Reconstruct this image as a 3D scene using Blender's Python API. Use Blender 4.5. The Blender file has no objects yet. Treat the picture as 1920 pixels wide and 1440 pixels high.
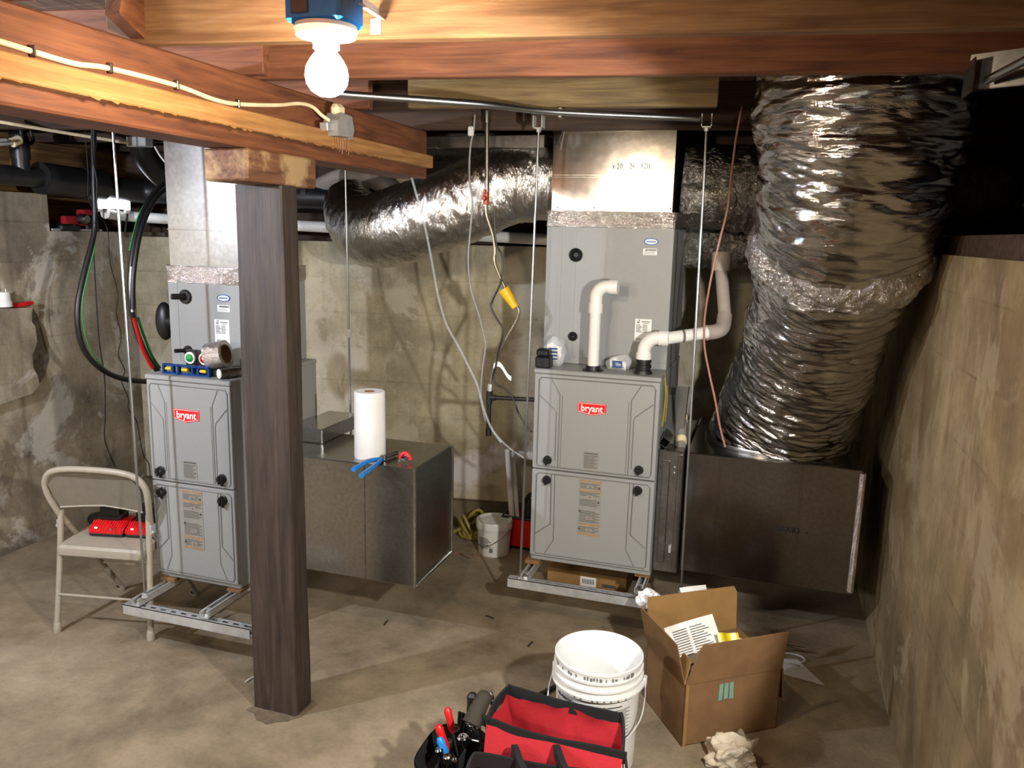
import bpy, bmesh, math, random
from mathutils import Vector, Matrix, noise
random.seed(7)
S = bpy.context.scene
COL = S.collection
# ------------------------------------------------------------------ camera
R3 = Matrix(((0.95171999, 0.0784448, -0.29677513), (0.30607486, -0.16882501, 0.93691851), (0.02339332, -0.98251948, -0.18468411)))
EYE = Vector((0, 0, 1.73))
FPX = 1500.0
cd = bpy.data.cameras.new('camera'); cam = bpy.data.objects.new('camera', cd); COL.objects.link(cam)
cd.sensor_fit = 'HORIZONTAL'; cd.sensor_width = 36.0; cd.lens = 36.0 * FPX / 1920.0; cd.clip_start = 0.02
rt, dn, fw = (Vector([R3[i][j] for i in range(3)]) for j in range(3))
cam.matrix_world = Matrix(((rt.x, -dn.x, -fw.x, EYE.x), (rt.y, -dn.y, -fw.y, EYE.y), (rt.z, -dn.z, -fw.z, EYE.z), (0, 0, 0, 1)))
S.camera = cam
# ------------------------------------------------------------------ world, lights, exposure
W = bpy.data.worlds.new('world'); S.world = W; W.use_nodes = True
W.node_tree.nodes['Background'].inputs[0].default_value = (0.9, 0.85, 0.8, 1)
W.node_tree.nodes['Background'].inputs[1].default_value = 0.0
vs = S.view_settings; vs.view_transform = 'Standard'; vs.look = 'None'; vs.gamma = 1.0; vs.exposure = 0.0; vs.use_curve_mapping = False
BULB = Vector((-0.87, 1.48, 2.055)); BULB_L = 560.0
def lamp(name, loc, watts, color, r=0.05):
    l = bpy.data.lights.new(name, 'POINT'); l.energy = watts; l.color = color; l.shadow_soft_size = r
    o = bpy.data.objects.new(name, l); COL.objects.link(o); o.location = loc; return o
def flood(name, loc, aim, watts, color, ang, blend=0.12, r=0.05):
    l = bpy.data.lights.new(name, 'SPOT'); l.energy = watts; l.color = color; l.shadow_soft_size = r; l.spot_size = math.radians(ang); l.spot_blend = blend
    o = bpy.data.objects.new(name, l); COL.objects.link(o); o.location = loc
    o.rotation_euler = (Vector(aim) - Vector(loc)).to_track_quat('-Z', 'Y').to_euler(); return o
flood('flood_lamp_by_the_right_wall', (0.42, 1.05, 1.62), (-1.5, 2.6, 0.9), 210, (1.0, 0.97, 0.92), 86, 0.12, 0.03)
lamp('work_lamp_left_of_the_beam', (-2.8, 1.05, 1.97), 165, (0.78, 0.85, 1.0), 0.03)
def area_fill(name, loc, size, watts, color, aim):
    l = bpy.data.lights.new(name, 'AREA'); l.shape = 'RECTANGLE'; l.size, l.size_y = size; l.energy = watts; l.color = color
    o = bpy.data.objects.new(name, l); COL.objects.link(o); o.location = loc
    o.rotation_euler = (Vector(aim) - Vector(loc)).to_track_quat('-Z', 'Y').to_euler(); return o
area_fill('fill_light_behind', (-1.9, -1.3, 2.1), (1.2, 0.25), 70, (1.0, 0.94, 0.86), (-1.6, 2.6, 0.8))  # soft fill added out of view behind the camera to brighten the walls
# ------------------------------------------------------------------ helpers
def ray(px, py): return R3 @ Vector(((px - 960) / FPX, (py - 720) / FPX, 1.0))
def at(px, py, X=None, Y=None, Z=None):
    r = ray(px, py)
    t = (X - EYE.x) / r.x if X is not None else (Y - EYE.y) / r.y if Y is not None else (Z - EYE.z) / r.z
    return EYE + r * t
def V(*a): return Vector(a)
WM = {}
def wm(o): return WM.get(o.name, Matrix.Identity(4))
def setp(o, parent, world=True):
    o.parent = parent
    if world:
        o.matrix_parent_inverse = wm(parent).inverted(); WM[o.name] = Matrix.Identity(4)
    else:
        WM[o.name] = wm(parent).copy()
def tag(o, label=None, cat=None, group=None, kind=None):
    if label: o['label'] = label
    if cat: o['category'] = cat
    if group: o['group'] = group
    if kind: o['kind'] = kind
    return o
def thing(name, loc, label, cat, group=None, rz=0.0):
    o = bpy.data.objects.new(name, None); COL.objects.link(o); o.empty_display_size = 0.05
    o.location = loc; o.rotation_euler = (0, 0, rz)
    WM[o.name] = Matrix.Translation(Vector(loc)) @ Matrix.Rotation(rz, 4, 'Z')
    return tag(o, label, cat, group)
def crom(pts, n=8):
    P = [Vector(p) for p in pts]
    if len(P) < 3: return P
    out = []
    for i in range(len(P) - 1):
        p0 = P[max(i - 1, 0)]; p1 = P[i]; p2 = P[i + 1]; p3 = P[min(i + 2, len(P) - 1)]
        for k in range(n):
            t = k / n
            out.append(0.5 * ((2 * p1) + (p2 - p0) * t + (2 * p0 - 5 * p1 + 4 * p2 - p3) * t * t + (3 * p1 - p0 - 3 * p2 + p3) * t ** 3))
    out.append(P[-1]); return out
def frames(P):
    T = []
    for i in range(len(P)):
        a = P[max(i - 1, 0)]; b = P[min(i + 1, len(P) - 1)]
        d = b - a; T.append(d.normalized() if d.length > 1e-9 else V(0, 0, 1))
    up = V(0, 0, 1) if abs(T[0].z) < 0.9 else V(1, 0, 0)
    n = T[0].cross(up).normalized(); out = []
    for t in T:
        n = (n - t * n.dot(t))
        n = n.normalized() if n.length > 1e-6 else t.orthogonal().normalized()
        out.append((t, n, t.cross(n)))
    return out
class MB:
    def __init__(s): s.bm = bmesh.new()
    def _add(s, verts, faces):
        vs_ = [s.bm.verts.new(v) for v in verts]
        for f in faces:
            try: s.bm.faces.new([vs_[i] for i in f])
            except ValueError: pass
        return vs_
    def box(s, lo, hi, bev=0.0, M=None, seg=1):
        t = bmesh.new(); bmesh.ops.create_cube(t, size=1.0)
        lo = Vector(lo); hi = Vector(hi); c = (lo + hi) / 2; d = hi - lo
        for v in t.verts: v.co = Vector((v.co.x * d.x, v.co.y * d.y, v.co.z * d.z)) + c
        if bev: bmesh.ops.bevel(t, geom=list(t.edges), offset=bev, segments=seg, profile=0.7, affect='EDGES')
        if M is not None: t.transform(M)
        s.merge(t); return s
    def merge(s, t):
        me = bpy.data.meshes.new('tmp'); t.to_mesh(me); t.free(); s.bm.from_mesh(me); bpy.data.meshes.remove(me)
    def tube(s, pts, r, seg=10, smooth=6, caps=True, prof=None):
        P = crom(pts, smooth) if smooth and len(pts) > 2 else [Vector(p) for p in pts]
        F = frames(P); n = len(P); rings = []
        for i, (t, a, b) in enumerate(F):
            rr = r(i / (n - 1)) if callable(r) else r
            ring = []
            for k in range(seg):
                an = 2 * math.pi * k / seg
                ring.append(s.bm.verts.new(P[i] + a * math.cos(an) * rr + b * math.sin(an) * rr))
            rings.append(ring)
        for i in range(n - 1):
            for k in range(seg):
                s.bm.faces.new((rings[i][k], rings[i][(k + 1) % seg], rings[i + 1][(k + 1) % seg], rings[i + 1][k]))
        if caps:
            s.bm.faces.new(rings[0][::-1]); s.bm.faces.new(rings[-1])
        return s
    def lathe(s, prof, c=(0, 0, 0), axis=(0, 0, 1), seg=32, closed=False):
        c = Vector(c); ax = Vector(axis).normalized(); q = V(0, 0, 1).rotation_difference(ax)
        rings = []
        for (r, z) in prof:
            if r < 1e-6: rings.append([s.bm.verts.new(c + q @ V(0, 0, z))])
            else: rings.append([s.bm.verts.new(c + q @ V(r * math.cos(2 * math.pi * k / seg), r * math.sin(2 * math.pi * k / seg), z)) for k in range(seg)])
        m = len(rings)
        for i in range(m if closed else m - 1):
            A = rings[i]; B = rings[(i + 1) % m]
            for k in range(seg):
                k2 = (k + 1) % seg
                if len(A) == 1 and len(B) == 1: continue
                if len(A) == 1: f = (A[0], B[k2], B[k])
                elif len(B) == 1: f = (A[k], A[k2], B[0])
                else: f = (A[k], A[k2], B[k2], B[k])
                try: s.bm.faces.new(f)
                except ValueError: pass
        return s
    def prism(s, poly, d):     # poly: list of 3-D points, d: extrusion vector
        n = len(poly); d = Vector(d)
        vs_ = [s.bm.verts.new(Vector(p)) for p in poly] + [s.bm.verts.new(Vector(p) + d) for p in poly]
        s.bm.faces.new(vs_[:n][::-1]); s.bm.faces.new(vs_[n:])
        for i in range(n):
            j = (i + 1) % n; s.bm.faces.new((vs_[i], vs_[j], vs_[n + j], vs_[n + i]))
        return s
    def sphere(s, c, r, sc=(1, 1, 1), sub=3):
        t = bmesh.new(); bmesh.ops.create_icosphere(t, subdivisions=sub, radius=r)
        for v in t.verts: v.co = Vector((v.co.x * sc[0], v.co.y * sc[1], v.co.z * sc[2])) + Vector(c)
        s.merge(t); return s
    def grid(s, f, nu, nv, closed_u=False):
        g = [[s.bm.verts.new(f(i / (nu if closed_u else nu - 1), j / (nv - 1))) for i in range(nu)] for j in range(nv)]
        for j in range(nv - 1):
            for i in range(nu if closed_u else nu - 1):
                i2 = (i + 1) % nu
                s.bm.faces.new((g[j][i], g[j][i2], g[j + 1][i2], g[j + 1][i]))
        return s
    def jitter(s, amp, sc, seed=0):
        for v in s.bm.verts:
            v.co += noise.noise_vector(v.co * sc + V(seed, seed * 2, 0)) * amp
        return s
    def build(s, name, mat, parent=None, world=True, ang=35, flat=False):
        me = bpy.data.meshes.new(name)
        bmesh.ops.recalc_face_normals(s.bm, faces=list(s.bm.faces))
        s.bm.to_mesh(me); s.bm.free()
        if not flat:
            for p in me.polygons: p.use_smooth = True
            me.set_sharp_from_angle(angle=math.radians(ang))
        o = bpy.data.objects.new(name, me); COL.objects.link(o)
        if mat: me.materials.append(mat)
        if parent is not None: setp(o, parent, world)
        return o
def copy_tree(o, parent=None):
    c = o.copy(); COL.objects.link(c)
    if parent is not None: c.parent = parent
    for ch in list(o.children): copy_tree(ch, c)
    return c
def text_bm(txt, size, bold=0.0, ext=0.0006, shear=0.0, sx=1.0):
    cu = bpy.data.curves.new('t', 'FONT'); cu.body = txt; cu.size = size; cu.align_x = 'CENTER'; cu.align_y = 'CENTER'
    cu.extrude = ext; cu.offset = bold; cu.shear = shear; cu.resolution_u = 3
    ob = bpy.data.objects.new('t', cu); COL.objects.link(ob)
    dg = bpy.context.evaluated_depsgraph_get()
    me = bpy.data.meshes.new_from_object(ob.evaluated_get(dg))
    b = bmesh.new(); b.from_mesh(me)
    bpy.data.objects.remove(ob); bpy.data.curves.remove(cu); bpy.data.meshes.remove(me)
    for v in b.verts: v.co.x *= sx
    return b
def text_front(txt, size, c, rz=0.0, **k):       # lettering that faces -Y, centred at c
    b = text_bm(txt, size, **k)
    b.transform(Matrix.Translation(Vector(c)) @ Matrix.Rotation(rz, 4, 'Y') @ Matrix.Rotation(math.pi / 2, 4, 'X'))
    m = MB(); m.merge(b); return m
# ------------------------------------------------------------------ materials
def lin(h):
    h = h.lstrip('#'); c = [int(h[i:i + 2], 16) / 255 for i in (0, 2, 4)]
    return tuple(x / 12.92 if x <= 0.04045 else ((x + 0.055) / 1.055) ** 2.4 for x in c) + (1,)
def mat_base(name):
    m = bpy.data.materials.new(name); m.use_nodes = True
    nt = m.node_tree; b = nt.nodes['Principled BSDF']; return m, nt, b
def N(nt, t, **k):
    n = nt.nodes.new(t)
    for a, v in k.items():
        if a.startswith('i_'): n.inputs[a[2:].replace('_', ' ')].default_value = v
        else: setattr(n, a, v)
    return n
def coords(nt, scale=(1, 1, 1), rot=(0, 0, 0)):
    tc = N(nt, 'ShaderNodeTexCoord'); mp = N(nt, 'ShaderNodeMapping')
    mp.inputs['Scale'].default_value = scale; mp.inputs['Rotation'].default_value = rot
    nt.links.new(tc.outputs['Object'], mp.inputs['Vector']); return mp.outputs['Vector']
def nz(nt, vec, scale, detail=4, rough=0.55, dist=0.0):
    n = N(nt, 'ShaderNodeTexNoise'); n.inputs['Scale'].default_value = scale; n.inputs['Detail'].default_value = detail
    n.inputs['Roughness'].default_value = rough; n.inputs['Distortion'].default_value = dist
    nt.links.new(vec, n.inputs['Vector']); return n.outputs[0]
def ramp(nt, fac, stops):
    r = N(nt, 'ShaderNodeValToRGB'); e = r.color_ramp.elements
    while len(e) < len(stops): e.new(0.5)
    for el, (p, c) in zip(e, stops): el.position = p; el.color = c if not isinstance(c, str) else lin(c)
    nt.links.new(fac, r.inputs['Fac']); return r.outputs['Color']
def mix(nt, fac, a, b, mode='MIX'):
    n = N(nt, 'ShaderNodeMix', data_type='RGBA', blend_type=mode)
    for sock, v in ((n.inputs[0], fac), (n.inputs[6], a), (n.inputs[7], b)):
        if hasattr(v, 'links') or hasattr(v, 'is_linked'): nt.links.new(v, sock)
        else: sock.default_value = v
    return n.outputs[2]
def bump(nt, b, h, strength=0.3, dist=0.01):
    n = N(nt, 'ShaderNodeBump'); n.inputs['Strength'].default_value = strength; n.inputs['Distance'].default_value = dist
    nt.links.new(h, n.inputs['Height']); nt.links.new(n.outputs[0], b.inputs['Normal'])
def plain(name, col, rough=0.5, metal=0.0, var=0.08, bscale=40, bstr=0.05, spec=0.5):
    m, nt, b = mat_base(name); v = coords(nt); c = lin(col)
    n = nz(nt, v, bscale, 3)
    d = tuple(x * (1 - 2 * var) for x in c[:3]) + (1,); l = tuple(min(1, x * (1 + var)) for x in c[:3]) + (1,)
    nt.links.new(ramp(nt, n, [(0.3, d), (0.7, l)]), b.inputs['Base Color'])
    b.inputs['Roughness'].default_value = rough; b.inputs['Metallic'].default_value = metal
    b.inputs['Specular IOR Level'].default_value = spec
    if bstr: bump(nt, b, n, bstr, 0.004)
    return m
def wood(name, dark, midc, light, axis=0, sc=1.0, rough=0.7, stain=None):
    m, nt, b = mat_base(name)
    s = [14.0 * sc] * 3; s[axis] = 1.1 * sc
    v = coords(nt, s); n1 = nz(nt, v, 3.0, 6, 0.6, 0.6)
    s2 = [60.0 * sc] * 3; s2[axis] = 2.0 * sc
    n2 = nz(nt, coords(nt, s2), 3.0, 3, 0.6)
    n3 = nz(nt, coords(nt, (1, 1, 1)), 2.2, 4, 0.6)
    c = ramp(nt, n1, [(0.3, dark), (0.5, midc), (0.72, light)])
    c = mix(nt, 0.35, c, ramp(nt, n2, [(0.3, (0.45, 0.45, 0.45, 1)), (0.7, (1, 1, 1, 1))]), 'MULTIPLY')
    c = mix(nt, 0.55, c, ramp(nt, n3, [(0.35, (0.55, 0.52, 0.5, 1)), (0.65, (1.05, 1.0, 1.0, 1))]), 'MULTIPLY')
    if stain: c = mix(nt, ramp(nt, nz(nt, coords(nt), 5.0, 5, 0.6), [(0.52, (0, 0, 0, 1)), (0.62, (0.8, 0.8, 0.8, 1))]), c, lin(stain))
    nt.links.new(c, b.inputs['Base Color']); b.inputs['Roughness'].default_value = rough
    bump(nt, b, n2, 0.25, 0.004); return m
def concrete(name, cols, boards=True, rough=0.9, tint=None, streak=True, seed=0.0, axis=1, patch=None):
    m, nt, b = mat_base(name); tc = N(nt, 'ShaderNodeTexCoord'); O = tc.outputs['Object']
    mp = N(nt, 'ShaderNodeMapping'); mp.inputs['Location'].default_value = (seed, seed * 1.7, seed * 0.3); nt.links.new(O, mp.inputs['Vector']); P = mp.outputs['Vector']
    big = nz(nt, P, 1.6, 6, 0.62, 0.3); med = nz(nt, P, 7.0, 6, 0.65); fine = nz(nt, P, 55.0, 4, 0.6)
    c = ramp(nt, big, [(0.34, cols[0]), (0.5, cols[1]), (0.66, cols[2])])
    c = mix(nt, 0.5, c, ramp(nt, med, [(0.33, (0.55, 0.54, 0.52, 1)), (0.62, (1.05, 1.04, 1.02, 1))]), 'MULTIPLY')
    c = mix(nt, 0.4, c, ramp(nt, fine, [(0.3, (0.7, 0.7, 0.7, 1)), (0.6, (1, 1, 1, 1))]), 'MULTIPLY')
    hgt = mix(nt, 0.4, med, fine)
    if streak:
        st = N(nt, 'ShaderNodeMapping'); st.inputs['Scale'].default_value = (9, 9, 0.6); nt.links.new(P, st.inputs['Vector'])
        sn = nz(nt, st.outputs['Vector'], 1.0, 5, 0.6)
        c = mix(nt, 0.38, c, ramp(nt, sn, [(0.32, (0.5, 0.46, 0.42, 1)), (0.5, (1, 1, 1, 1)), (0.7, (1.2, 1.18, 1.16, 1))]), 'MULTIPLY')
    if boards:
        sx = N(nt, 'ShaderNodeSeparateXYZ'); nt.links.new(P, sx.inputs[0])
        wob = N(nt, 'ShaderNodeMath', operation='MULTIPLY_ADD'); wob.inputs[1].default_value = 0.012; nt.links.new(med, wob.inputs[0]); nt.links.new(sx.outputs[2], wob.inputs[2])
        dv = N(nt, 'ShaderNodeMath', operation='DIVIDE'); dv.inputs[1].default_value = 0.205; nt.links.new(wob.outputs[0], dv.inputs[0])
        fr = N(nt, 'ShaderNodeMath', operation='FRACT'); nt.links.new(dv.outputs[0], fr.inputs[0])
        ln = ramp(nt, fr.outputs[0], [(0.0, (0.25, 0.23, 0.2, 1)), (0.035, (0.9, 0.9, 0.9, 1)), (0.06, (1, 1, 1, 1))])
        lm = ramp(nt, nz(nt, P, 2.3, 4, 0.6), [(0.42, (0.06, 0.06, 0.06, 1)), (0.62, (0.55, 0.55, 0.55, 1))])
        c = mix(nt, lm, c, ln, 'MULTIPLY')
        fl = N(nt, 'ShaderNodeMath', operation='FLOOR'); nt.links.new(dv.outputs[0], fl.inputs[0])
        wn = N(nt, 'ShaderNodeTexWhiteNoise', noise_dimensions='1D'); nt.links.new(fl.outputs[0], wn.inputs['W'])
        c = mix(nt, 0.2, c, ramp(nt, wn.outputs[0], [(0, (0.72, 0.7, 0.68, 1)), (1, (1.1, 1.08, 1.05, 1))]), 'MULTIPLY')
        hgt = mix(nt, 0.12, hgt, ln)
    if patch:       # lighter skim and brown stains, each with an outline of its own
        pv = N(nt, 'ShaderNodeMapping'); pv.inputs['Location'].default_value = (seed * 2.3, 4.1, seed); nt.links.new(O, pv.inputs['Vector'])
        c = mix(nt, ramp(nt, nz(nt, pv.outputs['Vector'], 2.1, 7, 0.66, 0.5), [(0.53, (0, 0, 0, 1)), (0.575, (0.6, 0.6, 0.6, 1))]), c, lin(patch[0]))
        pw = N(nt, 'ShaderNodeMapping'); pw.inputs['Location'].default_value = (7.7, seed, 2.2); pw.inputs['Scale'].default_value = (1, 1, 0.5); nt.links.new(O, pw.inputs['Vector'])
        c = mix(nt, ramp(nt, nz(nt, pw.outputs['Vector'], 3.4, 7, 0.68, 0.4), [(0.55, (0, 0, 0, 1)), (0.60, (0.6, 0.6, 0.6, 1))]), c, lin(patch[1]))
    if tint: c = tint(nt, O, c)
    nt.links.new(c, b.inputs['Base Color']); b.inputs['Roughness'].default_value = rough; b.inputs['Specular IOR Level'].default_value = 0.25
    bump(nt, b, hgt, 0.45, 0.012); return m
def metal(name, col, rough=0.3, sc=60, var=0.12, bstr=0.04, aniso=None):
    m, nt, b = mat_base(name); v = coords(nt, aniso or (1, 1, 1)); n = nz(nt, v, sc, 4, 0.6); n2 = nz(nt, coords(nt), 3.0, 4, 0.6)
    c = lin(col); d = tuple(x * (1 - 2 * var) for x in c[:3]) + (1,)
    nt.links.new(mix(nt, 0.6, ramp(nt, n, [(0.3, d), (0.7, c)]), ramp(nt, n2, [(0.3, (0.75, 0.75, 0.76, 1)), (0.7, (1.05, 1.05, 1.05, 1))]), 'MULTIPLY'), b.inputs['Base Color'])
    rr = N(nt, 'ShaderNodeMapRange'); rr.inputs[3].default_value = rough * 0.75; rr.inputs[4].default_value = rough * 1.3; nt.links.new(n2, rr.inputs[0])
    nt.links.new(rr.outputs[0], b.inputs['Roughness']); b.inputs['Metallic'].default_value = 1.0
    if bstr: bump(nt, b, n2, bstr * 3, 0.008)
    return m
def foil(name, col='#d9d6d2', rough=0.16, sc=9.0, strength=0.9, dist=0.03, aniso=(1, 1, 1)):
    m, nt, b = mat_base(name); v = coords(nt, aniso)
    a = N(nt, 'ShaderNodeTexVoronoi', feature='DISTANCE_TO_EDGE'); a.inputs['Scale'].default_value = sc * 1.8
    wv = N(nt, 'ShaderNodeVectorMath', operation='ADD'); nn = N(nt, 'ShaderNodeTexNoise'); nn.inputs['Scale'].default_value = sc; nn.inputs['Detail'].default_value = 4
    nt.links.new(v, nn.inputs['Vector']); sclr = N(nt, 'ShaderNodeVectorMath', operation='SCALE'); sclr.inputs['Scale'].default_value = 0.25
    nt.links.new(nn.outputs['Color'], sclr.inputs[0]); nt.links.new(v, wv.inputs[0]); nt.links.new(sclr.outputs[0], wv.inputs[1]); nt.links.new(wv.outputs[0], a.inputs['Vector'])
    n1 = nz(nt, wv.outputs[0], sc * 1.2, 7, 0.62, 0.8)
    h = mix(nt, 0.75, a.outputs[0], n1)
    b.inputs['Base Color'].default_value = lin(col); b.inputs['Metallic'].default_value = 1.0; b.inputs['Roughness'].default_value = rough
    bump(nt, b, h, strength, dist); return m
def glow(name, col, strength):
    m, nt, b = mat_base(name); b.inputs['Base Color'].default_value = lin('#ffffff')
    b.inputs['Emission Color'].default_value = col; b.inputs['Emission Strength'].default_value = strength; return m
def clear(name, col='#ffffff', rough=0.08, alpha=0.25):
    m, nt, b = mat_base(name); n = nz(nt, coords(nt), 45.0, 5, 0.6)
    b.inputs['Base Color'].default_value = lin(col); b.inputs['Roughness'].default_value = rough; b.inputs['Alpha'].default_value = alpha
    b.inputs['Specular IOR Level'].default_value = 0.9; bump(nt, b, n, 0.6, 0.01); return m
def salt(nt, O, c):      # a chalky salt bloom low on the back wall
    sx = N(nt, 'ShaderNodeSeparateXYZ'); nt.links.new(O, sx.inputs[0]); n = nz(nt, O, 4.0, 6, 0.65)
    a = N(nt, 'ShaderNodeMath', operation='MULTIPLY_ADD'); a.inputs[1].default_value = -0.42; a.inputs[2].default_value = -0.38; nt.links.new(sx.outputs[0], a.inputs[0])
    d = N(nt, 'ShaderNodeMath', operation='SUBTRACT'); nt.links.new(sx.outputs[2], d.inputs[0])
    q = N(nt, 'ShaderNodeMath', operation='MULTIPLY_ADD'); q.inputs[1].default_value = 0.42; q.inputs[2].default_value = 1.0; nt.links.new(sx.outputs[0], q.inputs[0])
    nt.links.new(q.outputs[0], d.inputs[1])
    ab = N(nt, 'ShaderNodeMath', operation='ABSOLUTE'); nt.links.new(d.outputs[0], ab.inputs[0])
    s2 = N(nt, 'ShaderNodeMath', operation='MULTIPLY_ADD'); s2.inputs[1].default_value = 0.5; nt.links.new(n, s2.inputs[0]); nt.links.new(ab.outputs[0], s2.inputs[2])
    f = ramp(nt, s2.outputs[0], [(0.27, (0.85, 0.85, 0.85, 1)), (0.34, (0, 0, 0, 1))])
    gx = ramp(nt, sx.outputs[0], [(0.0, (1, 1, 1, 1)), (0.001, (0, 0, 0, 1))])
    return mix(nt, f, c, lin('#d8d2d6'))
M = {}
M['floor'] = concrete('floor_concrete', ('#6c5f4c', '#8f8069', '#a3947c'), boards=False, streak=False, rough=0.8)
M['wall_l'] = concrete('left_wall_concrete', ('#7a7062', '#a0957f', '#c2b8a6'), seed=3.1, patch=('#c8c2b8', '#5f5344'))
M['wall_b'] = concrete('back_wall_concrete', ('#a09780', '#bfb599', '#d4ccb6'), tint=salt, seed=1.3, patch=('#c9c1ad', '#9c9279'))
M['wall_r'] = concrete('right_wall_concrete', ('#75654c', '#948263', '#ad9b7a'), seed=7.7, patch=('#a39578', '#7d6a4c'))
M['footing'] = concrete('footing_concrete', ('#4e4534', '#6a5f4a', '#80745c'), boards=False, seed=4.4)
M['broken'] = plain('broken_concrete', '#5a5145', 0.95, bscale=30, bstr=0.6, var=0.3)
M['beam'] = wood('beam_fir', '#54301e', '#774629', '#8b5936', axis=1)
M['joist_a'] = wood('joist_golden_fir', '#6c4a2e', '#8a6644', '#9d7b58', axis=0)
M['joist_b'] = wood('joist_red_fir', '#5a3322', '#7b4a30', '#8f5e40', axis=0)
M['joist_c'] = wood('joist_grey_fir', '#54442c', '#78643f', '#8d7a52', axis=0)
M['pine'] = wood('pine_strip', '#93683a', '#b08048', '#c0945c', axis=1)
M['post'] = wood('post_wood', '#261e19', '#3a2f27', '#4b3f36', axis=2, rough=0.6)
M['block'] = wood('block_wood', '#4b2d1d', '#6f4a32', '#8a6243', axis=1, stain='#a48a62')
M['board'] = wood('subfloor_board', '#4c3d2f', '#6d5a46', '#80705c', axis=1)
M['ply'] = wood('rim_plywood', '#4d3319', '#7d5a30', '#a07c4a', axis=1, sc=0.7)
M['darkwood'] = wood('dark_wood', '#2c1e14', '#453020', '#573f2b', axis=0)
M['galv'] = metal('galvanised_sheet', '#cfcecb', 0.24)
M['galv_p'] = metal('plenum_sheet', '#cfc9c0', 0.15, bstr=0.06)
M['galv_d'] = metal('galvanised_sheet_dull', '#b4b2ad', 0.27)
M['galv_r'] = metal('galvanised_sheet_dark', '#a09d98', 0.2)
M['zinc'] = metal('zinc_plate', '#d4d6d6', 0.42, sc=25)
M['zinc'].node_tree.nodes['Principled BSDF'].inputs['Metallic'].default_value = 0.55
M['rod'] = metal('threaded_rod_zinc', '#c2c6c8', 0.3, sc=200, aniso=(1, 1, 6))
M['steel'] = metal('tool_steel', '#8f8a82', 0.35)
M['chrome'] = metal('chrome', '#e0e0e0', 0.12, bstr=0)
M['foil_big'] = foil('duct_foil', '#bdbcbb', 0.065, 5.5, 0.42, 0.015, (0.6, 0.6, 3.8))
M['foil_band'] = foil('duct_seam_foil', '#dedcda', 0.12, 16.0, 0.9, 0.02)
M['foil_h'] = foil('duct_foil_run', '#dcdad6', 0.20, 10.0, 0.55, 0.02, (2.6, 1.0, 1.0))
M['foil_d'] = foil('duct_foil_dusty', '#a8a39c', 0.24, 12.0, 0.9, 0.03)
M['tape'] = foil('foil_tape', '#e9e0da', 0.14, 26.0, 0.7, 0.012)
M['paint'] = plain('warm_grey_paint', '#929391', 0.42, var=0.02, bscale=120, bstr=0.02)
M['paint_d'] = plain('dark_grey_paint', '#4a4944', 0.5, var=0.04)
M['groove'] = plain('pressed_groove', '#6d6d6b', 0.45, var=0.02)
M['black'] = plain('black_plastic', '#151515', 0.42)
M['blackm'] = plain('black_rubber', '#1c1b1a', 0.6)
M['abs'] = plain('black_drain_pipe', '#1f1f20', 0.38, var=0.2, bscale=9)
M['iron'] = plain('black_iron_pipe', '#2b2622', 0.5, metal=0.4, var=0.2)
M['brass'] = plain('red_valve', '#a04324', 0.4, metal=0.3)
M['pvc'] = plain('white_pvc', '#e9e8e3', 0.3, var=0.02)
M['pvc_d'] = plain('dusty_pvc', '#a59a8f', 0.5, var=0.08, bscale=12)
M['white'] = plain('white_plastic', '#e4e3de', 0.4, var=0.03)
M['pail'] = plain('white_pail_plastic', '#dddcd6', 0.42, var=0.06, bscale=9)
M['pail_l'] = plain('pail_inside', '#e6e8e6', 0.5, var=0.03, bscale=7)
M['paper'] = plain('white_paper', '#e2e0da', 0.8, var=0.03)
M['tissue'] = plain('paper_towel', '#efedea', 0.9, var=0.02, bscale=160, bstr=0.15)
M['crump'] = plain('crumpled_paper', '#c9bda8', 0.9, var=0.06)
M['print'] = plain('label_print', '#4b4a48', 0.6)
M['ink'] = plain('black_ink', '#17161c', 0.6)
M['label'] = plain('pale_label', '#e6e5e0', 0.5, var=0.02)
M['label_g'] = plain('grey_label', '#8e8c85', 0.5, var=0.04)
M['orange'] = plain('orange_band', '#a08463', 0.5)
M['red'] = plain('red_plastic', '#c8161b', 0.35)
M['badge'] = plain('badge_red', '#d8222b', 0.35, var=0.02)
M['redcloth'] = plain('red_canvas', '#a00f1a', 0.85, bscale=260, bstr=0.25)
M['blackcloth'] = plain('black_canvas', '#0a0a0b', 0.85, bscale=260, bstr=0.3)
M['blue'] = plain('blue_plastic', '#1f7fd0', 0.4)
M['bluem'] = plain('blue_anodised', '#1c4f9a', 0.3, metal=0.5)
M['bluebox'] = plain('blue_box_plastic', '#1e82d8', 0.45)
M['ceram'] = plain('white_porcelain', '#efede8', 0.25, var=0.01)
M['chair'] = plain('beige_enamel', '#9c9484', 0.45, var=0.04)
M['card'] = plain('cardboard', '#7d5c3a', 0.85, var=0.08, bscale=18)
M['card_in'] = plain('cardboard_inside', '#94703f', 0.85, var=0.06, bscale=18)
M['teal'] = plain('green_tape', '#7ba293', 0.5)
M['yellow'] = plain('yellow_tag', '#e2b416', 0.45)
M['yellowp'] = plain('yellow_packet', '#d7bd1c', 0.35)
M['yhose'] = plain('yellow_hose', '#9a8b3d', 0.5)
M['romex'] = plain('cream_cable', '#e8d6ae', 0.5)
M['flexgas'] = plain('flexible_gas_line', '#968b78', 0.3, metal=0.7)
M['greywire'] = plain('grey_cable', '#8d8b88', 0.5)
M['copper'] = plain('pink_wire', '#9c6a58', 0.4)
M['green'] = plain('green_wire', '#1f9a45', 0.45)
M['glass'] = clear('clear_tubing', '#c9ced0', 0.1, 0.30)
M['bag_film'] = clear('clear_bag_film', '#f2f5f7', 0.12, 0.33)
M['handle'] = plain('olive_grip', '#2f281e', 0.8)
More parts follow.
